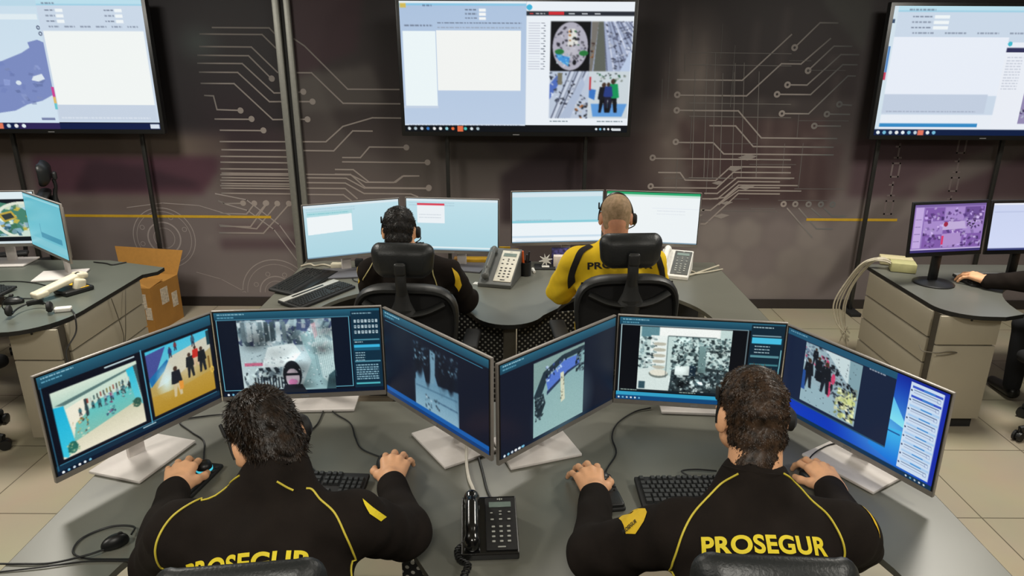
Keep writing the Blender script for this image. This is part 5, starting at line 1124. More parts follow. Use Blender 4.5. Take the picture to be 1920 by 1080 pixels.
cable('headset_cable', 'thin black cable behind the keyboards on the middle desk', [(-1.10, 4.35, .744), (-1.02, 4.22, .744), (-.98, 4.12, .744), (-.86, 4.05, .744), (-.80, 4.0, .744)], .003, m_cable)
# near desk cables
cable('mouse_cable', 'black cable from under the first near monitor to the left controller', [(-1.08, 2.44, .746), (-1.20, 2.42, .744), (-1.28, 2.38, .744), (-1.20, 2.30, .744), (-1.13, 2.24, .744), (-1.09, 2.15, .744), (-1.06, 2.07, .752)], .003, m_cable)
cable('mouse_cable', 'black cable winding from a monitor foot to the right hand of the near left man', [(-.76, 2.54, .746), (-.70, 2.45, .744), (-.62, 2.37, .744), (-.58, 2.27, .744), (-.54, 2.19, .744), (-.47, 2.14, .744), (-.445, 2.12, .752)], .003, m_cable)
cable('headset_cable', 'black cable bowing down beside the head of the near left man to the keyboard', [(-.75, 2.50, .746), (-.745, 2.36, .744), (-.775, 2.24, .744), (-.74, 2.14, .744), (-.68, 2.06, .744), (-.62, 2.00, .744)], .003, m_cable)
cable('mouse_cable', 'black cable from under the fifth near monitor to the joystick controller', [(.56, 2.50, .746), (.49, 2.47, .744), (.41, 2.38, .744), (.375, 2.28, .744), (.375, 2.17, .744), (.33, 2.07, .744), (.31, 2.00, .752)], .003, m_cable)
cable('headset_cable', 'thin cable crossing the foot plate of the last near monitor', [(1.24, 2.24, .756), (1.15, 2.21, .755), (1.07, 2.15, .755), (1.03, 2.10, .746), (1.02, 2.05, .748)], .0025, m_cable)
cable('keyboard_cable', 'black lead at the top of the mechanical keyboard', [(.60, 2.02, .748), (.58, 2.045, .752), (.63, 2.055, .752), (.70, 2.05, .75)], .003, m_cable)
cable('mouse_cable', 'black looped cable of the lone oval mouse', [(-1.115, 1.705, .752), (-1.13, 1.745, .748), (-1.20, 1.75, .744), (-1.255, 1.70, .744), (-1.25, 1.64, .744), (-1.20, 1.612, .744), (-1.12, 1.608, .744), (-1.02, 1.61, .744)], .003, m_cable)
cable('thin_cable', 'long black cable running to the left edge of the near desk', [(-1.16, 1.645, .748), (-1.20, 1.615, .75), (-1.28, 1.592, .744), (-1.36, 1.588, .744), (-1.43, 1.59, .742)], .003, m_cable)
cable('thin_cable', 'second black cable lying below the first at the left edge of the near desk', [(-1.02, 1.60, .744), (-1.18, 1.60, .744), (-1.30, 1.575, .744), (-1.42, 1.555, .742)], .0022, m_cable)
cable('phone_line', 'white telephone line curving from the third monitor to the black telephone', [(-.165, 2.24, .80), (-.160, 2.18, .765), (-.155, 2.10, .748), (-.140, 2.00, .748), (-.12, 1.93, .748), (-.11, 1.85, .752), (-.09, 1.80, .76)], .006, M('white_phone_line', (206, 200, 188), .5))
cable('phone_line', 'black telephone line beside the white one', [(-.12, 2.16, .744), (-.10, 2.06, .744), (-.08, 1.95, .744), (-.06, 1.88, .744), (-.05, 1.80, .752)], .0045, m_cable)
pts = []; ctrl = spline([(-.125, 1.655, .765), (-.15, 1.64, .752), (-.142, 1.60, .752), (-.118, 1.575, .754), (-.125, 1.53, .754), (-.10, 1.50, .754)], 26)
for i, p in enumerate(ctrl): pts.append(p + Vector((.009 * math.cos(i * .9), 0, .009 * math.sin(i * .9) + .003)))
tag(MB().tube(pts, .0028, 6).build('handset_cord', m_cable), 'coiled black handset cord at the front of the black telephone', 'cord')
# left desk clutter and cables
cable('headset_cable', 'black cable snaking over the left desk edge and down the cabinet', [(-2.44, 3.60, .75), (-2.40, 3.56, .748), (-2.352, 3.50, .742), (-2.345, 3.47, .66), (-2.37, 3.40, .58), (-2.345, 3.36, .50), (-2.36, 3.36, .42), (-2.38, 3.35, .36)], .004, m_cable)
cable('hanging_cable', 'thin dark cable hanging across the left cabinet side', [(-2.358, 4.02, .715), (-2.350, 3.96, .58), (-2.352, 3.92, .45), (-2.356, 3.86, .33)], .003, M('grey_cable'))
cable('hanging_cable', 'second thin dark cable crossing the left cabinet side', [(-2.358, 3.86, .715), (-2.350, 3.88, .58), (-2.352, 3.90, .45), (-2.356, 3.84, .33)], .003, M('grey_cable'))
cable('desk_cable', 'black cable lying behind the monitor foot on the left desk', [(-2.60, 4.50, .745), (-2.66, 4.44, .745), (-2.72, 4.47, .745), (-2.82, 4.50, .745)], .004, m_cable)
cable('desk_cable', 'thin black cable from the cream telephone across the left desk', [(-2.70, 3.78, .745), (-2.80, 3.77, .744), (-2.92, 3.79, .744), (-3.02, 3.80, .744)], .003, m_cable)
cable('desk_cable', 'long thin cable lying behind the left keyboard', [(-2.78, 3.98, .744), (-2.95, 4.06, .744), (-3.12, 4.08, .744), (-3.35, 4.02, .744)], .003, m_cable)

# ------------------------------------------------------------------ headsets
def headset(label, c, R, mic=1, both=False, r=.098, cup_r=.030, lie=False):
    """band over the head from ear to ear; c head centre, R 3x3 axes (x right, y forward, z up)."""
    M4 = Matrix.Translation(c) @ Matrix(R).to_4x4()
    t = thing('headset', label, 'headset', tuple(c), 0); Ti = Matrix.Translation(-Vector(c)) @ M4
    P = [(r * .89 * math.cos(a), -.012, -.012 + (r * 1.36) * math.sin(a)) for a in [R_(-3 + 186 * k / 26) for k in range(27)]]
    MB().tube(P, .006, 8, T=Ti, sx=.8, sz=.8).tube(P[9:18], .0085, 8, T=Ti, sx=1.8, sz=.7).build('headband', m_black, t)
    for s in ((mic, -mic) if both else (mic,)):
        Q = Ti @ Matrix.Translation((s * .094, .006, -.012)) @ Matrix.Rotation(s * PI / 2, 4, 'Y')
        MB().lathe([(cup_r * .8, -.012), (cup_r, -.008), (cup_r, .006), (cup_r * .7, .014)], 22, T=Q).build('ear_cup', m_blackm, t)
    if not both: MB().rbox((-mic * .088, -.012, .055), (.007, .018, .035), .004, 2, T=Ti).build('temple_pad', m_blackm, t)
    MB().tube(spline([(mic * .10, 0, -.02), (mic * .104, .05, -.05), (mic * .075, .10, -.075), (mic * .045, .12, -.082)], 6), .003, 6, T=Ti).lathe([(.003, -.01), (.008, -.007), (.008, .008), (.004, .011)], 12, T=Ti @ Matrix.Translation((mic * .04, .122, -.083)) @ Matrix.Rotation(PI / 2, 4, 'Y')).build('microphone_boom', m_black, t)
    return t
t = headset('black headset lying on its side on the left desk', (-2.60, 3.52, .775), Matrix.Rotation(R_(200), 3, 'Z') @ Matrix.Rotation(R_(84), 3, 'X'), 1, True, r=.09)

# ------------------------------------------------------------------ people
m_skin = M('warm_skin', (228, 172, 130), .55, var=.07, scale=30, bump=.15, bscale=260)
m_skin2 = M('ruddy_skin', (206, 146, 114), .55, var=.10, scale=30, bump=.15, bscale=260)
m_jacket = M('black_brown_jacket_fabric', (30, 25, 22), .9, var=.18, scale=14, bump=.2, bscale=700, sheen=0.0, spec=.12)
m_shirt = M('yellow_polo_cotton', (232, 194, 36), .85, var=.09, scale=12, bump=.25, bscale=500, spec=.25)
m_trous = M('charcoal_trousers', (26, 27, 31), .9)
m_shoe = M('black_shoe_leather', (16, 16, 17), .35)
m_pipe = M('yellow_piping', (208, 190, 60), .6)
m_letter = M('yellow_lettering', (226, 204, 28), .65, var=.05)
m_patch = M('yellow_patch', (226, 186, 24), .65)
m_ink = M('dark_print', (24, 20, 18), .8)
def axes(yaw, pitch, roll=0):
    """columns: right, forward, up; pitch > 0 looks down"""
    return np.array((Matrix.Rotation(R_(yaw), 3, 'Z') @ Matrix.Rotation(R_(-pitch), 3, 'X') @ Matrix.Rotation(R_(roll), 3, 'Y')), np.float32)
def head_prims(c, R, nb, fat=1.0):
    c = _f(c); L = lambda x, y, z: c + R @ _f((x, y, z))
    P = [ell(L(0, -.012, .030), (.0735, .095, .085), .02, R), ell(L(0, .030, -.030), (.061 * fat, .068, .082), .03, R),
         cap(L(0, -.045, -.03), _f(nb) + _f((0, 0, -.05)), .060 * fat, .066 * fat, .03), ell(L(0, .062, -.088), (.032, .026, .022), .03, R),
         cap(L(-.045, .02, -.062), L(.045, .02, -.062), .022 * fat, k=.03)]
    P += [cap(L(0, .092, .008), L(0, .116, -.026), .009, .014, .012), ell(L(-.013, .106, -.030), (.008, .010, .007), .008, R), ell(L(.013, .106, -.030), (.008, .010, .007), .008, R)]
    P += [ell(L(-.032, .098, .006), (.019, .012, .011), .012, R, True), ell(L(.032, .098, .006), (.019, .012, .011), .012, R, True)]
    P += [cap(L(-.045, .083, .026), L(-.015, .094, .026), .008, k=.012), cap(L(.045, .083, .026), L(.015, .094, .026), .008, k=.012)]
    P += [cap(L(-.020, .094, -.058), L(.020, .094, -.058), .008, k=.008), ell(L(0, .105, -.055), (.024, .006, .0025), .004, R, True)]
    for s in (-1, 1):
        Re = R @ np.array(Matrix.Rotation(R_(-s * 22), 3, 'Z') @ Matrix.Rotation(R_(-12), 3, 'X'), np.float32)
        P += [ell(L(s * .080, -.010, -.010), (.010, .021, .035), .008, Re), ell(L(s * .088, .000, -.006), (.007, .011, .020), .006, Re, True)]
    return P, L
def hand_prims(w, fdir, up, thumb, curl=1.0, spread=1.0, sc=1.12, arm=None):
    """w wrist, fdir finger direction, up back of the hand, thumb = +1 thumb on the right seen from above"""
    f = Vector(fdir).normalized(); u = Vector(up); u = (u - f * u.dot(f)).normalized(); s = f.cross(u).normalized() * thumb
    W = Vector(w)
    def L(a, b, c_): return _f(W + (s * a + f * b + u * c_) * sc)
    P = [cap(L(0, -.01, 0), L(.004, .02, .002), .027 * sc, .028 * sc, .012)]
    K = [(.030, .088, .008, .0), (.009, .095, .012, .0), (-.013, .090, .010, .0), (-.033, .078, .003, .0)]
    for i, (a, b, c_, _) in enumerate(K):
        P.append(cap(L(a * .45, .012, .0), L(a, b, c_), .019 * sc, .0145 * sc if i < 3 else .013 * sc, .010))
    P.append(ell(L(.022, .035, -.010), (.022 * sc, .034 * sc, .018 * sc), .014))
    FL = [(.044, .026, .021), (.048, .029, .022), (.044, .027, .021), (.034, .020, .019)]; FR = [(.0105, .0095, .0085), (.0108, .0098, .0086), (.0102, .0092, .0082), (.0090, .0082, .0074)]
    ba = [R_(22 * curl), R_(60 * curl), R_(82 * curl)]
    for i, (a, b, c_, _) in enumerate(K):
        sp = (-.10 + .13 * (1.5 - i)) * spread; p = (a, b, c_); q = FR[i]
        for j in range(3):
            an = ba[j]; l = FL[i][j]
            n_ = (p[0] + math.sin(sp) * math.cos(an) * l, p[1] + math.cos(sp) * math.cos(an) * l, p[2] - math.sin(an) * l)
            P.append(cap(L(*p), L(*n_), q[j] * 1.05 * sc, (q[j + 1] if j < 2 else q[2] * .88) * sc, .004 if j else .006)); p = n_
    T = [(.018, .020, -.004), (.046, .048, -.010), (.062, .074, -.018), (.064, .098, -.026)]
    for j in range(3): P.append(cap(L(*T[j]), L(*T[j + 1]), (.018, .0125, .0105)[j] * sc, (.0135, .0108, .0088)[j] * sc, .008))
    if arm is not None: P.append(cap(w, arm, .026 * sc, .026 * sc, .012))
    return P
def hair_blades(V, F, c, R, n, length, rng, whorl=(0.01, -.062, .105), mat=None, parent=None, loc=None, up=.004, width=.0010, zmin=-9):
    """short locks laid along the hair mesh, fanning away from the crown whorl"""
    c = _f(c); a, b, d = V[F[:, 0]], V[F[:, 1]], V[F[:, 2]]
    N = np.cross(b - a, d - a); ar = np.linalg.norm(N, axis=1); N = N / (ar[:, None] + 1e-9)
    rs = np.random.RandomState(rng.randint(0, 99999)); pick = rs.choice(len(F), n, p=ar / ar.sum())
    ctr = (a[pick] + d[pick]) * .5; nn = N[pick]
    out = np.sign(((ctr - c) * nn).sum(1))[:, None]; nn = nn * out
    wh = c + R @ _f(whorl); dv = ctr - wh; dv -= nn * (dv * nn).sum(1)[:, None]
    dist = np.linalg.norm(dv, axis=1)[:, None]; dv = dv / (dist + 1e-6)
    tw = np.cross(nn, dv); k = np.clip(1.1 - dist * 9, .05, 1); dirv = dv + tw * k + rs.normal(0, .16, dv.shape)
    dirv -= nn * (dirv * nn).sum(1)[:, None] * .8; dirv /= np.linalg.norm(dirv, axis=1)[:, None] + 1e-6
    side = np.cross(nn, dirv); L = length * rs.uniform(.55, 1.15, (n, 1))
    lf = up * rs.uniform(.4, 1.6, (n, 1)); w = width * rs.uniform(.6, 1.4, (n, 1))
    p0 = ctr - nn * .003; p1 = ctr + dirv * L * .5 + nn * lf; p1 = p1 - nn * (L * .5) ** 2 * 5.5; p2 = ctr + dirv * L + nn * lf * .4 - nn * L ** 2 * 5.5
    VV = np.stack([p0 - side * w, p0 + side * w, p1 - side * w * .9, p1 + side * w * .9, p2 - side * w * .15, p2 + side * w * .15], 1).reshape(-1, 3)
    i = np.arange(n)[:, None] * 6; FF = np.concatenate([i + [0, 1, 3, 2], i + [2, 3, 5, 4]], 0)
    return VV.astype(np.float32), FF
def folds(P, amp=.003, seed=0.0):
    x, y, z = P[..., 0], P[..., 1], P[..., 2]
    y = y * 1.0
    return amp * 1.0 * (.9 * np.sin(17 * z + 11 * x + 4 * np.sin(6 * x + 5 * y + seed)) * np.clip(np.sin(5 * x + 7 * y + seed * 2) + .3, 0, 1) + np.sin(34 * z + 9 * np.sin(7 * x + seed) + 5 * np.sin(9 * y + 1.3 * seed)) * .6 + np.sin(25 * (x + y) + 6 * np.sin(11 * z + seed)) * .5 + np.sin(60 * z - 22 * y + 7 * np.sin(13 * x)) * .28)
def person(label, J, head, hands, hair, jacket_mat, collar=1.0, short=False, skin=None, seed=1, belly=0.0, legs=True, amp=.0042, arms_r=1.0, torso_r=1.0):
    rng = random.Random(seed); skin = skin or m_skin
    hc, yaw, pitch, roll = head; R = axes(yaw, pitch, roll); nb = J['neck']; pel = J['pelvis']
    o3 = _f((pel[0], pel[1], 0))
    t = thing('person', label, 'person', (pel[0], pel[1], 0), 0)
    blocks = []
    HP, L = head_prims(hc, R, nb); blocks.append(surf(HP, .0036))
    for (w, fd, up, th, cu, sp, el) in hands:
        pr = hand_prims(w, fd, up, th, cu, sp, arm=_f(w) + (_f(el) - _f(w)) * .35); blocks.append(surf(pr, .0021, pad=.012))
    e = J
    arm_in = .8
    core = [cap(nb, J['chest'], .055, .10, .05), cap(J['chest'], pel, .10, .11, .05), cap(J['shL'], J['shR'], .05, k=.04)]
    for s in 'LR':
        if short:
            core += [cap(e['sh' + s], e['el' + s], .045, .040, .02), cap(e['el' + s], e['wr' + s], .040, .030, .02)]
        else: core += [cap(e['sh' + s], e['el' + s], .035, .033, .02), cap(e['el' + s], e['wr' + s], .033, .024, .02)]
    blocks.append(surf(core, .010))
    V, F = join_vf(blocks); quick_mesh('body', V - o3, F, skin, t)
    # eyes
    for s in (-1, 1):
        MB().lathe([(.001, -.0115), (.008, -.008), (.0115, 0), (.008, .008), (.001, .0115)], 14, T=Matrix.Translation(Vector(L(s * .032, .083, .006) - o3)) @ Matrix(R.tolist()).to_4x4() @ Matrix.Rotation(PI / 2, 4, 'X')).build('eye', M('eye_white', (226, 222, 214), .25), t)
    # clothing
    ar = arms_r * 1.12; tr = torso_r * 1.03; ch = _f(J['chest']); pv = _f(pel); nbv = _f(nb); sl, sr = _f(e['shL']), _f(e['shR'])
    up_ax = nbv - pv; up_ax /= np.linalg.norm(up_ax); rt = sr - sl; rt /= np.linalg.norm(rt); fw = np.cross(up_ax, rt); fw /= np.linalg.norm(fw); rt = np.cross(fw, up_ax)
    RT = np.stack([rt, fw, up_ax], 1).astype(np.float32)
    mid = (sl + sr) / 2
    pr = [ell(ch, (.175 * tr, .118 * tr, .20), .05, RT), ell(mid + up_ax * -.045, (.165 * tr, .095 * tr, .115), .05, RT), ell(ch * .45 + pv * .55 + fw * belly * .5, (.165 * tr + belly * .6, .125 * tr + belly, .20), .06, RT), ell(pv, (.180 * tr, .135 * tr, .13), .05, RT),
          cap(sl * .82 + sr * .18, nbv, .060, .062, .05), cap(sr * .82 + sl * .18, nbv, .060, .062, .05)]
    for s in 'LR':
        sh, el_, wr = _f(e['sh' + s]), _f(e['el' + s]), _f(e['wr' + s])
        if short:
            m_ = sh + (el_ - sh) * .92
            pr += [cap(sh, m_, .068 * ar, .064 * ar, .045)]
        else:
            pr += [cap(sh, el_, .066 * ar, .060 * ar, .045), cap(el_, wr, .060 * ar, .041 * ar, .03), cap(wr + (el_ - wr) * .10, wr + (el_ - wr) * .02, .040 * ar, .040 * ar, .008)]
    if collar:
        pr += [cap(nbv + up_ax * -.02, nbv + up_ax * .006, .078, .074, .022)]
        pr += [ell(nbv + up_ax * .07, (.062, .062, .060), .006, RT, True)]
    else:
        pr += [ell(nbv + up_ax * .07, (.066, .066, .066), .008, RT, True)]
    V, F = surf(pr, .0068, post=lambda P, D: D + folds(P, amp, seed))
    nm = 'polo_shirt' if short else 'jacket'
    jo = quick_mesh(nm, V - o3, F, jacket_mat, t)
    bvh = BVHTree.FromPolygons([tuple(v) for v in V.tolist()], F.tolist())
    if collar:
        cvv = []; nn = 40; H_ = ((0, .078, .0), (1, .0755, .040), (2, .070, .042), (3, .069, .0))
        for k in range(nn):
            a = 2 * PI * k / nn; drop = 1.0 - .45 * max(0, math.sin(a)) ** 2
            for _, rd, hh in H_: cvv.append(Vector(nbv + rt * (math.cos(a) * rd) + fw * (math.sin(a) * rd * 1.02 + .004) + up_ax * (hh * drop * collar - .004)) - Vector(o3))
        MB().add(cvv, [(4 * k + j, 4 * ((k + 1) % nn) + j, 4 * ((k + 1) % nn) + (j + 1) % 4, 4 * k + (j + 1) % 4) for k in range(nn) for j in range(4)], 0, True).build('collar', jacket_mat, jo)
    # trousers and shoes
    if legs:
        tp = [ell(pv + _f((0, 0, -.02)), (.178, .150, .11), .04)]; sp_ = []
        for s, k in (('L', -1), ('R', 1)):
            hip = pv + _f((k * .095, .04, -.02)); kn = _f((pv[0] + k * .15, pv[1] + .44, .50)); an = _f((pv[0] + k * .15, pv[1] + .42, .09))
            tp += [cap(hip, kn, .088, .066, .03), cap(kn, an, .064, .050, .02)]; sp_.append([cap(an + _f((0, -.02, -.04)), an + _f((0, .17, -.055)), .042, .034, .02)])
        V2, F2 = surf(tp, .012); quick_mesh('trousers', V2 - o3, F2, m_trous, t)
        for q in sp_:
            V2, F2 = surf(q, .010, post=lambda P, D: np.maximum(D, .002 - P[..., 2])); quick_mesh('shoe', V2 - o3, F2, m_shoe, t)
    # hair
    if hair:
        mat, n, ln, kind, up_ = hair
        if kind == 'stubble':
            hp = [ell(L(0, -.014, .033), (.0775, .0975, .0865), .02, R), ell(L(0, -.048, -.034), (.063, .052, .066), .03, R)]; sl_, of_ = .8, -.046
        else:
            hp = [ell(L(0, -.014, .034), (.0790, .0995, .0900), .02, R), ell(L(0, -.046, -.036), (.064, .058, .072), .03, R)]; sl_, of_ = .80, -.092; hp.append(cap(L(0, -.054, -.04), _f(L(-.008, -.060, -.04)) * .40 + (_f(nb) + _f((-.006, -.010, -.015))) * .60, .059, .047, .02))
        nz_ = lambda Q: .0022 * np.sin(90 * Q[..., 0] + 30 * np.sin(40 * Q[..., 1])) + .0018 * np.sin(110 * Q[..., 2] + 40 * Q[..., 1])
        def post(P, D):
            Q = (P - _f(hc)) @ R
            side = np.clip((np.abs(Q[..., 0]) - .055) / .02, 0, 1)
            edge = (of_ + sl_ * np.maximum(Q[..., 1], -.075)) - Q[..., 2]
            if kind != 'stubble': D = D + nz_(Q)
            ear = .036 - np.sqrt((Q[..., 1] + .002) ** 2 + (Q[..., 2] + .006) ** 2) + (np.abs(Q[..., 0]) < .06) * -1
            D = np.maximum(D, edge); D = np.maximum(D, np.where(Q[..., 1] > .0, (.035 + .3 * (Q[..., 1] - .05)) - Q[..., 2] - .10 * (Q[..., 1] < .03), -1)); return np.maximum(D, ear * .8)
        HV, HF = surf(hp, .0036, post=post)
        if n:
            BV, BF = hair_blades(HV, HF, hc, R, n, ln, rng, up=up_)
            V3 = np.concatenate([HV, BV]); F3 = np.concatenate([HF, BF + len(HV)])
        else: V3, F3 = HV, HF
        ho = quick_mesh('hair', V3 - o3, F3, mat, t)
    return t, bvh, o3, L, R
def hair_mat(name, c0, c1, rough=.45):
    m = bpy.data.materials.new(name); m.use_nodes = True; nt = m.node_tree; b = nt.nodes['Principled BSDF']
    tc = nt.nodes.new('ShaderNodeTexCoord'); nz = nt.nodes.new('ShaderNodeTexNoise'); nz.inputs['Scale'].default_value = 55; nz.inputs['Detail'].default_value = 5
    rp = nt.nodes.new('ShaderNodeValToRGB'); rp.color_ramp.elements[0].color = rgb(*c0); rp.color_ramp.elements[1].color = rgb(*c1); rp.color_ramp.elements[0].position = .35; rp.color_ramp.elements[1].position = .72
    nt.links.new(tc.outputs['Object'], nz.inputs['Vector']); nt.links.new(nz.outputs['Fac'], rp.inputs['Fac']); nt.links.new(rp.outputs['Color'], b.inputs['Base Color']); b.inputs['Roughness'].default_value = rough
    b.inputs['Specular IOR Level'].default_value = .35; return m
m_h1 = hair_mat('dark_brown_hair', (20, 15, 11), (52, 38, 26)); m_h2 = hair_mat('short_brown_hair', (30, 22, 16), (74, 54, 38)); m_h3 = hair_mat('black_hair', (12, 11, 11), (44, 38, 34)); m_h4 = hair_mat('cropped_grey_hair', (140, 118, 88), (176, 146, 116), .7)

def cloth(t): return [c for c in t.children if c.name.startswith(('jacket', 'polo_shirt'))][0]
def on_surface(bvh, p, n=None, off=.002):
    if n is not None:
        d = Vector(n); h = bvh.ray_cast(Vector(p) + d * .35, -d, .7)
        if h[0] is not None: return h[0] + h[1] * (off if h[1].dot(d) > 0 else -off)
    h = bvh.find_nearest(Vector(p)); nn = h[1]
    return h[0] + nn * off
def piping(t, bvh, o3, pts, r=.0028, mat=None, dirn=(0, -.75, .66)):
    P = [on_surface(bvh, p, dirn, .0012) - Vector(o3) for p in spline(pts, 9)]
    MB().tube(P, r, 6).build('piping', mat or m_pipe, cloth(t))
def decal_poly(t, bvh, o3, name, polys, C, U, Vv, mat, off=.002, dirn=None):
    """flat polygons (u, v) laid onto the cloth around C; U right, Vv up"""
    U = Vector(U).normalized(); Vv = Vector(Vv); Vv = (Vv - U * Vv.dot(U)).normalized(); N = Vector(dirn) if dirn else U.cross(Vv)
    bm = bmesh.new()
    for P in polys:
        vs = [bm.verts.new((p[0], p[1], 0)) for p in P]
        try: bm.faces.new(vs)
        except ValueError: pass
    bmesh.ops.triangulate(bm, faces=bm.faces[:])
    for _ in range(4):
        lg = [e for e in bm.edges if e.calc_length() > .012]
        if not lg: break
        bmesh.ops.subdivide_edges(bm, edges=lg, cuts=1); bmesh.ops.triangulate(bm, faces=[f for f in bm.faces if len(f.verts) > 3])
    for v in bm.verts:
        q = Vector(C) + U * v.co.x + Vv * v.co.y; v.co = on_surface(bvh, q, N, off) - Vector(o3)
    me = bpy.data.meshes.new(name); bm.to_mesh(me); bm.free(); me.materials.append(mat)
    o = bpy.data.objects.new(name, me); COL.objects.link(o); o.parent = cloth(t); return o
def text_polys(s, size, bold=.02, spacing=1.05):
    cu = bpy.data.curves.new('lettering_curve', 'FONT'); cu.body = s; cu.size = size; cu.align_x = 'CENTER'; cu.align_y = 'CENTER'; cu.offset = bold * size; cu.space_character = spacing; cu.resolution_u = 6; cu.fill_mode = 'FRONT'
    ob = bpy.data.objects.new('lettering_curve', cu); COL.objects.link(ob); bpy.context.view_layer.update()
    me = bpy.data.meshes.new_from_object(ob.evaluated_get(bpy.context.evaluated_depsgraph_get()))
    vs = [(v.co.x, v.co.y) for v in me.vertices]; P = [[vs[i] for i in p.vertices] for p in me.polygons if abs(p.normal.z) > .5]
    bpy.data.objects.remove(ob); bpy.data.curves.remove(cu); bpy.data.meshes.remove(me); return P
PEOPLE = {}
# near right man
PEOPLE['NR'] = person('man in a black jacket with full yellow back lettering at the near right station', dict(
    pelvis=(.52, 1.16, .60), chest=(.555, 1.285, .93), neck=(.575, 1.41, 1.135), shL=(.378, 1.345, 1.050), shR=(.768, 1.345, 1.048),
    elL=(.222, 1.51, .845), elR=(.93, 1.57, .84), wrL=(.262, 1.845, .788), wrR=(1.015, 1.895, .785)),
    ((.594, 1.535, 1.252), -1, 14, 0),
    [((.262, 1.86, .785), (-.10, 1, .08), (0, 0, 1), 1, .75, 1.2, (.215, 1.56, .835)), ((1.035, 1.90, .782), (-.16, 1, .08), (0, 0, 1), -1, .8, 1.0, (.93, 1.57, .84))],
    (m_h2, 15000, .011, 'short', .0007), m_jacket, seed=3)
# near left man
PEOPLE['NL'] = person('man leaning forward in a black jacket at the near left station, lettering half hidden', dict(
    pelvis=(-.50, 1.12, .60), chest=(-.535, 1.265, .93), neck=(-.560, 1.43, 1.135), shL=(-.765, 1.345, 1.035), shR=(-.365, 1.365, 1.055),
    elL=(-.915, 1.49, .84), elR=(-.292, 1.60, .84), wrL=(-1.06, 1.865, .788), wrR=(-.375, 1.90, .788)),
    ((-.600, 1.50, 1.203), 36, 34, -8),
    [((-1.062, 1.88, .785), (-.20, 1, .08), (0, 0, 1), 1, .75, 1.2, (-.915, 1.49, .84)), ((-.385, 1.925, .785), (-.04, 1, .08), (0, 0, 1), -1, .8, 1.0, (-.292, 1.60, .84))],
    (m_h1, 16000, .019, 'short', .0018), m_jacket, seed=7)
# rear left man
PEOPLE['RL'] = person('dark haired man in a black jacket seen from behind at the middle desk', dict(
    pelvis=(-.50, 3.30, .60), chest=(-.505, 3.38, .93), neck=(-.515, 3.43, 1.12), shL=(-.715, 3.40, 1.03), shR=(-.33, 3.40, 1.03),
    elL=(-.76, 3.55, .82), elR=(-.255, 3.60, .81), wrL=(-.62, 3.78, .785), wrR=(-.36, 3.84, .785)),
    ((-.578, 3.47, 1.232), 4, 8, 0),
    [((-.60, 3.80, .785), (.35, 1, .05), (0, 0, 1), 1, .8, 1, (-.76, 3.55, .82)), ((-.375, 3.86, .785), (-.2, 1, .05), (0, 0, 1), -1, .8, 1, (-.255, 3.60, .81))],
    (m_h3, 7000, .014, 'short', .002), m_jacket, seed=5)
# rear right man
PEOPLE['RR'] = person('broad man with cropped grey hair in a yellow polo shirt seen from behind', dict(
    pelvis=(.535, 3.34, .62), chest=(.535, 3.44, .95), neck=(.53, 3.47, 1.165), shL=(.345, 3.46, 1.07), shR=(.715, 3.46, 1.07),
    elL=(.265, 3.66, .83), elR=(.80, 3.66, .83), wrL=(.40, 3.90, .79), wrR=(.70, 3.92, .79)),
    ((.530, 3.50, 1.302), -3, 6, 0),
    [((.40, 3.90, .79), (.25, 1, .05), (0, 0, 1), 1, .8, 1, (.265, 3.66, .83)), ((.70, 3.92, .79), (-.25, 1, .05), (0, 0, 1), -1, .8, 1, (.80, 3.66, .83))],
    (m_h4, 0, .004, 'stubble', .001), m_shirt, collar=0, short=True, skin=m_skin2, seed=9, belly=.03, amp=.0045, arms_r=1.12, torso_r=1.10)
# right neighbour, mostly outside the picture
PEOPLE['ER'] = person('person in a black sleeve typing at the right desk, only forearm and hand visible', dict(
    pelvis=(3.36, 3.62, .60), chest=(3.36, 3.74, .93), neck=(3.36, 3.82, 1.13), shL=(3.17, 3.80, 1.03), shR=(3.55, 3.80, 1.03),
    elL=(3.08, 3.87, .84), elR=(3.64, 3.90, .84), wrL=(2.905, 4.03, .79), wrR=(3.50, 4.08, .79)),
    ((3.37, 3.90, 1.28), 8, 12, 0),
    [((2.90, 4.035, .79), (-.45, 1, .02), (0, 0, 1), 1, .75, 1.1, (3.08, 3.87, .84)), ((3.495, 4.09, .79), (-.1, 1, .02), (0, 0, 1), -1, .8, 1, (3.64, 3.90, .84))],
    (m_h3, 3000, .014, 'short', .002), m_jacket, seed=12)

# ------------------------------------------------------------------ displays on the desks
D = R_
monitor('near desk monitor at the left end with two colour corridor views', (-1.25, 2.104, .832), D(60.6), D(-.8), scr_corridor, (-1.19, 2.10, D(74)))
monitor('near desk monitor second from left with a crowded clothes shop view', (-.792, 2.40, .834), D(6.1), D(1.2), scr_shirts, (-.76, 2.46, D(3)))
monitor('near desk monitor third from left with a dim blue shop view', (-.272, 2.181, .842), D(-47.4), D(.2), scr_night, (-.300, 2.175, D(-57)))
monitor('near desk monitor fourth from left with a rounded shop entrance view', (.175, 2.191, .813), D(45.2), D(.6), scr_entrance, (.125, 2.105, D(20)))
monitor('near desk monitor fifth from left with a bright monochrome shop view', (.70, 2.387, .806), D(-7.3), D(1.4), scr_shop, (.73, 2.45, D(-4)))
monitor('near desk monitor at the right end with shoppers and a blue desktop', (1.167, 2.116, .79), D(-62.2), D(-1.8), scr_crowd, (1.105, 2.045, D(-58)))
monitor('leftmost monitor of the middle desk with a white document window', (-1.008, 4.311, .84), D(23.7), D(1.1), scr_doc(0), (-1.07, 4.17, D(10)), m_based)
monitor('second monitor of the middle desk with a red topped window', (-.391, 4.404, .843), D(-5.3), D(2.4), scr_doc(1), (-.34, 4.33, D(-14)), m_based)
monitor('third monitor of the middle desk with pale blue upper half', (.296, 4.481, .882), D(6.0), D(1.2), scr_doc(2), (.42, 4.36, D(0)), m_based)
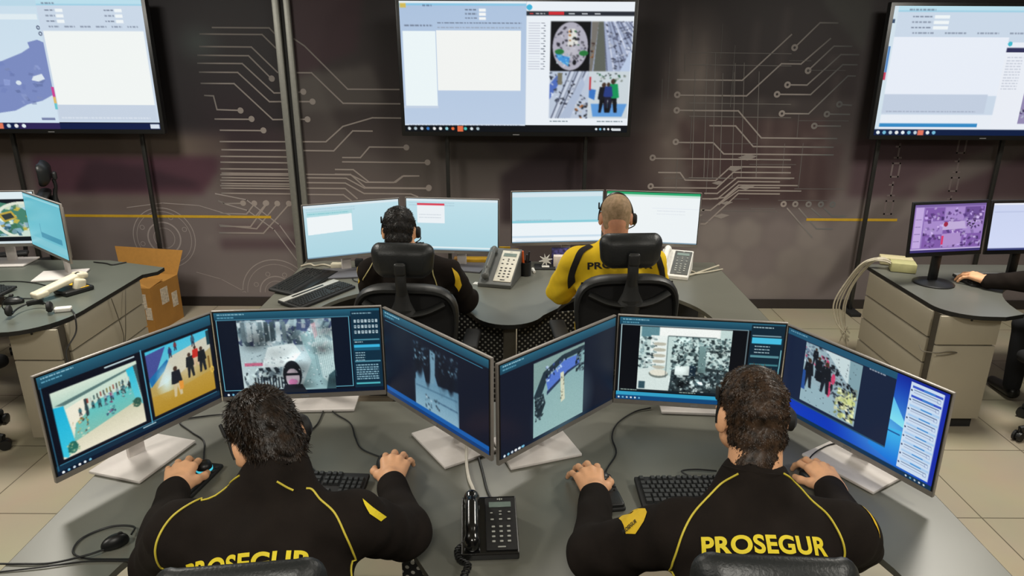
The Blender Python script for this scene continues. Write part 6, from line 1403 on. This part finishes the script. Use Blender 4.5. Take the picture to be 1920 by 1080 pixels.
monitor('white monitor with a green top bar behind the man in the yellow shirt', (.916, 4.482, .88), D(-8.6), D(0), scr_doc(3), (.86, 4.36, D(-2)), m_based)
monitor('black framed monitor on the right desk with purple camera views', (2.64, 4.10, .93), D(10), D(5), scr_purple, style='black', W=.515, Hh=.335)
monitor('black framed monitor with a pale lilac page at the right picture edge', (3.17, 4.17, .925), D(5), D(5), scr_white, style='black', W=.515, Hh=.335)
monitor('monitor on the left desk turned sideways with a plain teal page', (-2.882, 4.187, .882), D(-38.9), D(.9), scr_teal, (-2.83, 4.10, D(14)))
monitor('monitor with a green aerial picture at the left picture edge', (-3.365, 4.37, .882), D(6), D(.9), scr_photo, (-3.36, 4.38, D(6)))

# ------------------------------------------------------------------ headsets in use
def worn(key, label, mic, both=False):
    t, bvh, o3, L, R = PEOPLE[key]; c = L(0, 0, 0)
    return headset(label, Vector(c.tolist()), R.tolist(), mic, both)
worn('NR', 'black headset worn by the near right man with its cup on his right ear', 1)
worn('NL', 'black headset worn by the near left man with the band across his dark hair', 1)
worn('RR', 'black headset worn by the man in the yellow shirt', 1)
worn('RL', 'black headset worn by the dark haired man at the middle desk', 1)

# ------------------------------------------------------------------ piping, lettering and sleeve patches on the clothes
def world_poly(key, name, pts, mat, off=.002, dirn=(0, -.72, .69)):
    t, bvh, o3, L, R = PEOPLE[key]; N = Vector(dirn).normalized(); U = Vector((0, 0, 1)).cross(N).normalized(); Vv = N.cross(U)
    c = sum((Vector(p) for p in pts), Vector()) / len(pts)
    decal_poly(t, bvh, o3, name, [[((Vector(p) - c).dot(U), (Vector(p) - c).dot(Vv)) for p in pts]], c, U, Vv, mat, off, N)
def world_text(key, name, s, c, U, Vv, w, h, mat, off=.0025, bold=.034):
    t, bvh, o3, L, R = PEOPLE[key]; P = text_polys(s, 1.0, bold)
    xs = [q[0] for p in P for q in p]; ys = [q[1] for p in P for q in p]; x0, x1, y0, y1 = min(xs), max(xs), min(ys), max(ys)
    P = [[((q[0] - (x0 + x1) / 2) / (x1 - x0) * w, (q[1] - (y0 + y1) / 2) / (y1 - y0) * h) for q in p] for p in P]
    decal_poly(t, bvh, o3, name, P, c, U, Vv, mat, off)
def pipe(key, pts, r=.0024, mat=None):
    t, bvh, o3, L, R = PEOPLE[key]; piping(t, bvh, o3, pts, r, mat)
def band(key, name, pts, w, mat, dirn=(0, -.8, .6)):
    t, bvh, o3, L, R = PEOPLE[key]; P = spline(pts, 8); V = []
    for i, p in enumerate(P):
        tn = (P[min(i + 1, len(P) - 1)] - P[max(i - 1, 0)]).normalized(); s = tn.cross(Vector(dirn)).normalized() * w / 2
        for k in (-1, -.33, .33, 1): V.append(on_surface(bvh, p + s * k, dirn, .003) - Vector(o3))
    MB().add(V, [(4 * i + j, 4 * i + j + 1, 4 * i + j + 5, 4 * i + j + 4) for i in range(len(P) - 1) for j in range(3)], 0, True).build(name, mat, cloth(t))
pipe('NR', [(.522, 1.40, 1.165), (.487, 1.386, 1.151), (.446, 1.362, 1.124), (.405, 1.319, 1.112), (.379, 1.287, 1.088), (.364, 1.274, 1.041), (.361, 1.283, 1.001), (.365, 1.27, .93)])
pipe('NR', [(.622, 1.40, 1.165), (.664, 1.393, 1.147), (.686, 1.365, 1.128), (.711, 1.334, 1.114), (.723, 1.296, 1.10), (.733, 1.271, 1.07), (.736, 1.266, 1.037), (.73, 1.25, .95)])
world_text('NR', 'back_lettering', 'PROSEGUR', (.556, 1.253, 1.090), (1, 0, .004), (0, .77, .64), .275, .039, m_letter)
world_poly('NR', 'sleeve_patch', [(.318, 1.400, 1.07), (.292, 1.42, 1.06), (.268, 1.425, 1.03), (.272, 1.385, 1.01), (.290, 1.36, 1.03), (.308, 1.365, 1.06), (.318, 1.38, 1.075)], m_patch)
world_text('NR', 'patch_lettering', 'PROSEGUR', (.287, 1.380, 1.035), (.75, .05, .65), (-.5, .75, .4), .046, .010, m_ink, .0035)
world_poly('NR', 'sleeve_patch', [(.80, 1.40, 1.10), (.825, 1.39, 1.09), (.835, 1.34, 1.06), (.825, 1.31, 1.06), (.808, 1.33, 1.08), (.80, 1.37, 1.10)], m_patch, dirn=(.35, -.6, .7))
pipe('NL', [(-.628, 1.395, 1.16), (-.66, 1.385, 1.15), (-.70, 1.37, 1.135), (-.74, 1.345, 1.115), (-.768, 1.315, 1.097), (-.783, 1.282, 1.07), (-.788, 1.275, 1.01), (-.78, 1.27, .95)])
pipe('NL', [(-.532, 1.362, 1.168), (-.511, 1.358, 1.156), (-.497, 1.358, 1.148)])
pipe('NL', [(-.471, 1.37, 1.145), (-.458, 1.373, 1.139), (-.436, 1.354, 1.127), (-.397, 1.323, 1.114), (-.371, 1.295, 1.085), (-.354, 1.293, 1.03), (-.35, 1.27, .96)])
world_text('NL', 'back_lettering', 'PROSEGUR', (-.574, 1.224, 1.054), (.285, -.002, .040), (0, .77, .64), .285, .041, m_letter)
world_poly('NL', 'sleeve_patch', [(-.342, 1.364, 1.122), (-.318, 1.352, 1.108), (-.292, 1.366, 1.072), (-.300, 1.350, 1.070), (-.322, 1.338, 1.100), (-.336, 1.35, 1.118)], m_letter)
world_poly('RL', 'sleeve_patch', [(-.772, 3.40, 1.06), (-.790, 3.42, 1.02), (-.790, 3.42, .96), (-.772, 3.40, .98)], m_patch, dirn=(-.5, -.8, .3))
world_poly('RL', 'sleeve_patch', [(-.310, 3.36, 1.065), (-.282, 3.36, 1.04), (-.255, 3.38, .97), (-.262, 3.37, .94), (-.290, 3.35, .98)], m_patch, dirn=(.4, -.8, .4))
pipe('RL', [(-.70, 3.36, 1.09), (-.715, 3.34, 1.06), (-.734, 3.332, 1.03), (-.752, 3.369, .984)], .003, M('pale_piping', (190, 178, 120), .6))
pipe('RL', [(-.40, 3.33, 1.09), (-.395, 3.314, 1.05), (-.383, 3.306, 1.014), (-.37, 3.30, .96)], .003, M('pale_piping'))
m_blk = M('black_cotton_band', (22, 18, 18), .9)
band('RR', 'shoulder_band', [(.405, 3.45, 1.165), (.353, 3.415, 1.14), (.324, 3.377, 1.095), (.306, 3.404, 1.016), (.312, 3.47, .93)], .032, m_blk)
band('RR', 'shoulder_band', [(.70, 3.45, 1.15), (.735, 3.40, 1.11), (.753, 3.387, 1.07), (.773, 3.421, 1.008), (.785, 3.46, .94)], .032, m_blk)
world_text('RR', 'back_lettering', 'PROSEGUR', (.545, 3.358, 1.086), (1, 0, .03), (0, .45, .9), .33, .036, m_ink)


# ------------------------------------------------------------------ camera
cam = bpy.data.cameras.new('camera'); co = bpy.data.objects.new('camera', cam); COL.objects.link(co)
cam.sensor_fit = 'HORIZONTAL'; cam.sensor_width = 36.0; cam.lens = 1306.44 / 1920 * 36.0; cam.clip_start = .02
co.location = (0, 0, 2.1)
co.rotation_euler = (Matrix.Rotation(R_(90 - 18.737), 3, 'X') @ Matrix.Rotation(R_(.265), 3, 'Z')).to_euler()
scene.camera = co
w = bpy.data.worlds.new('room_fill'); scene.world = w; w.use_nodes = True
w.node_tree.nodes['Background'].inputs[0].default_value = (.5, .52, .55, 1); w.node_tree.nodes['Background'].inputs[1].default_value = .05
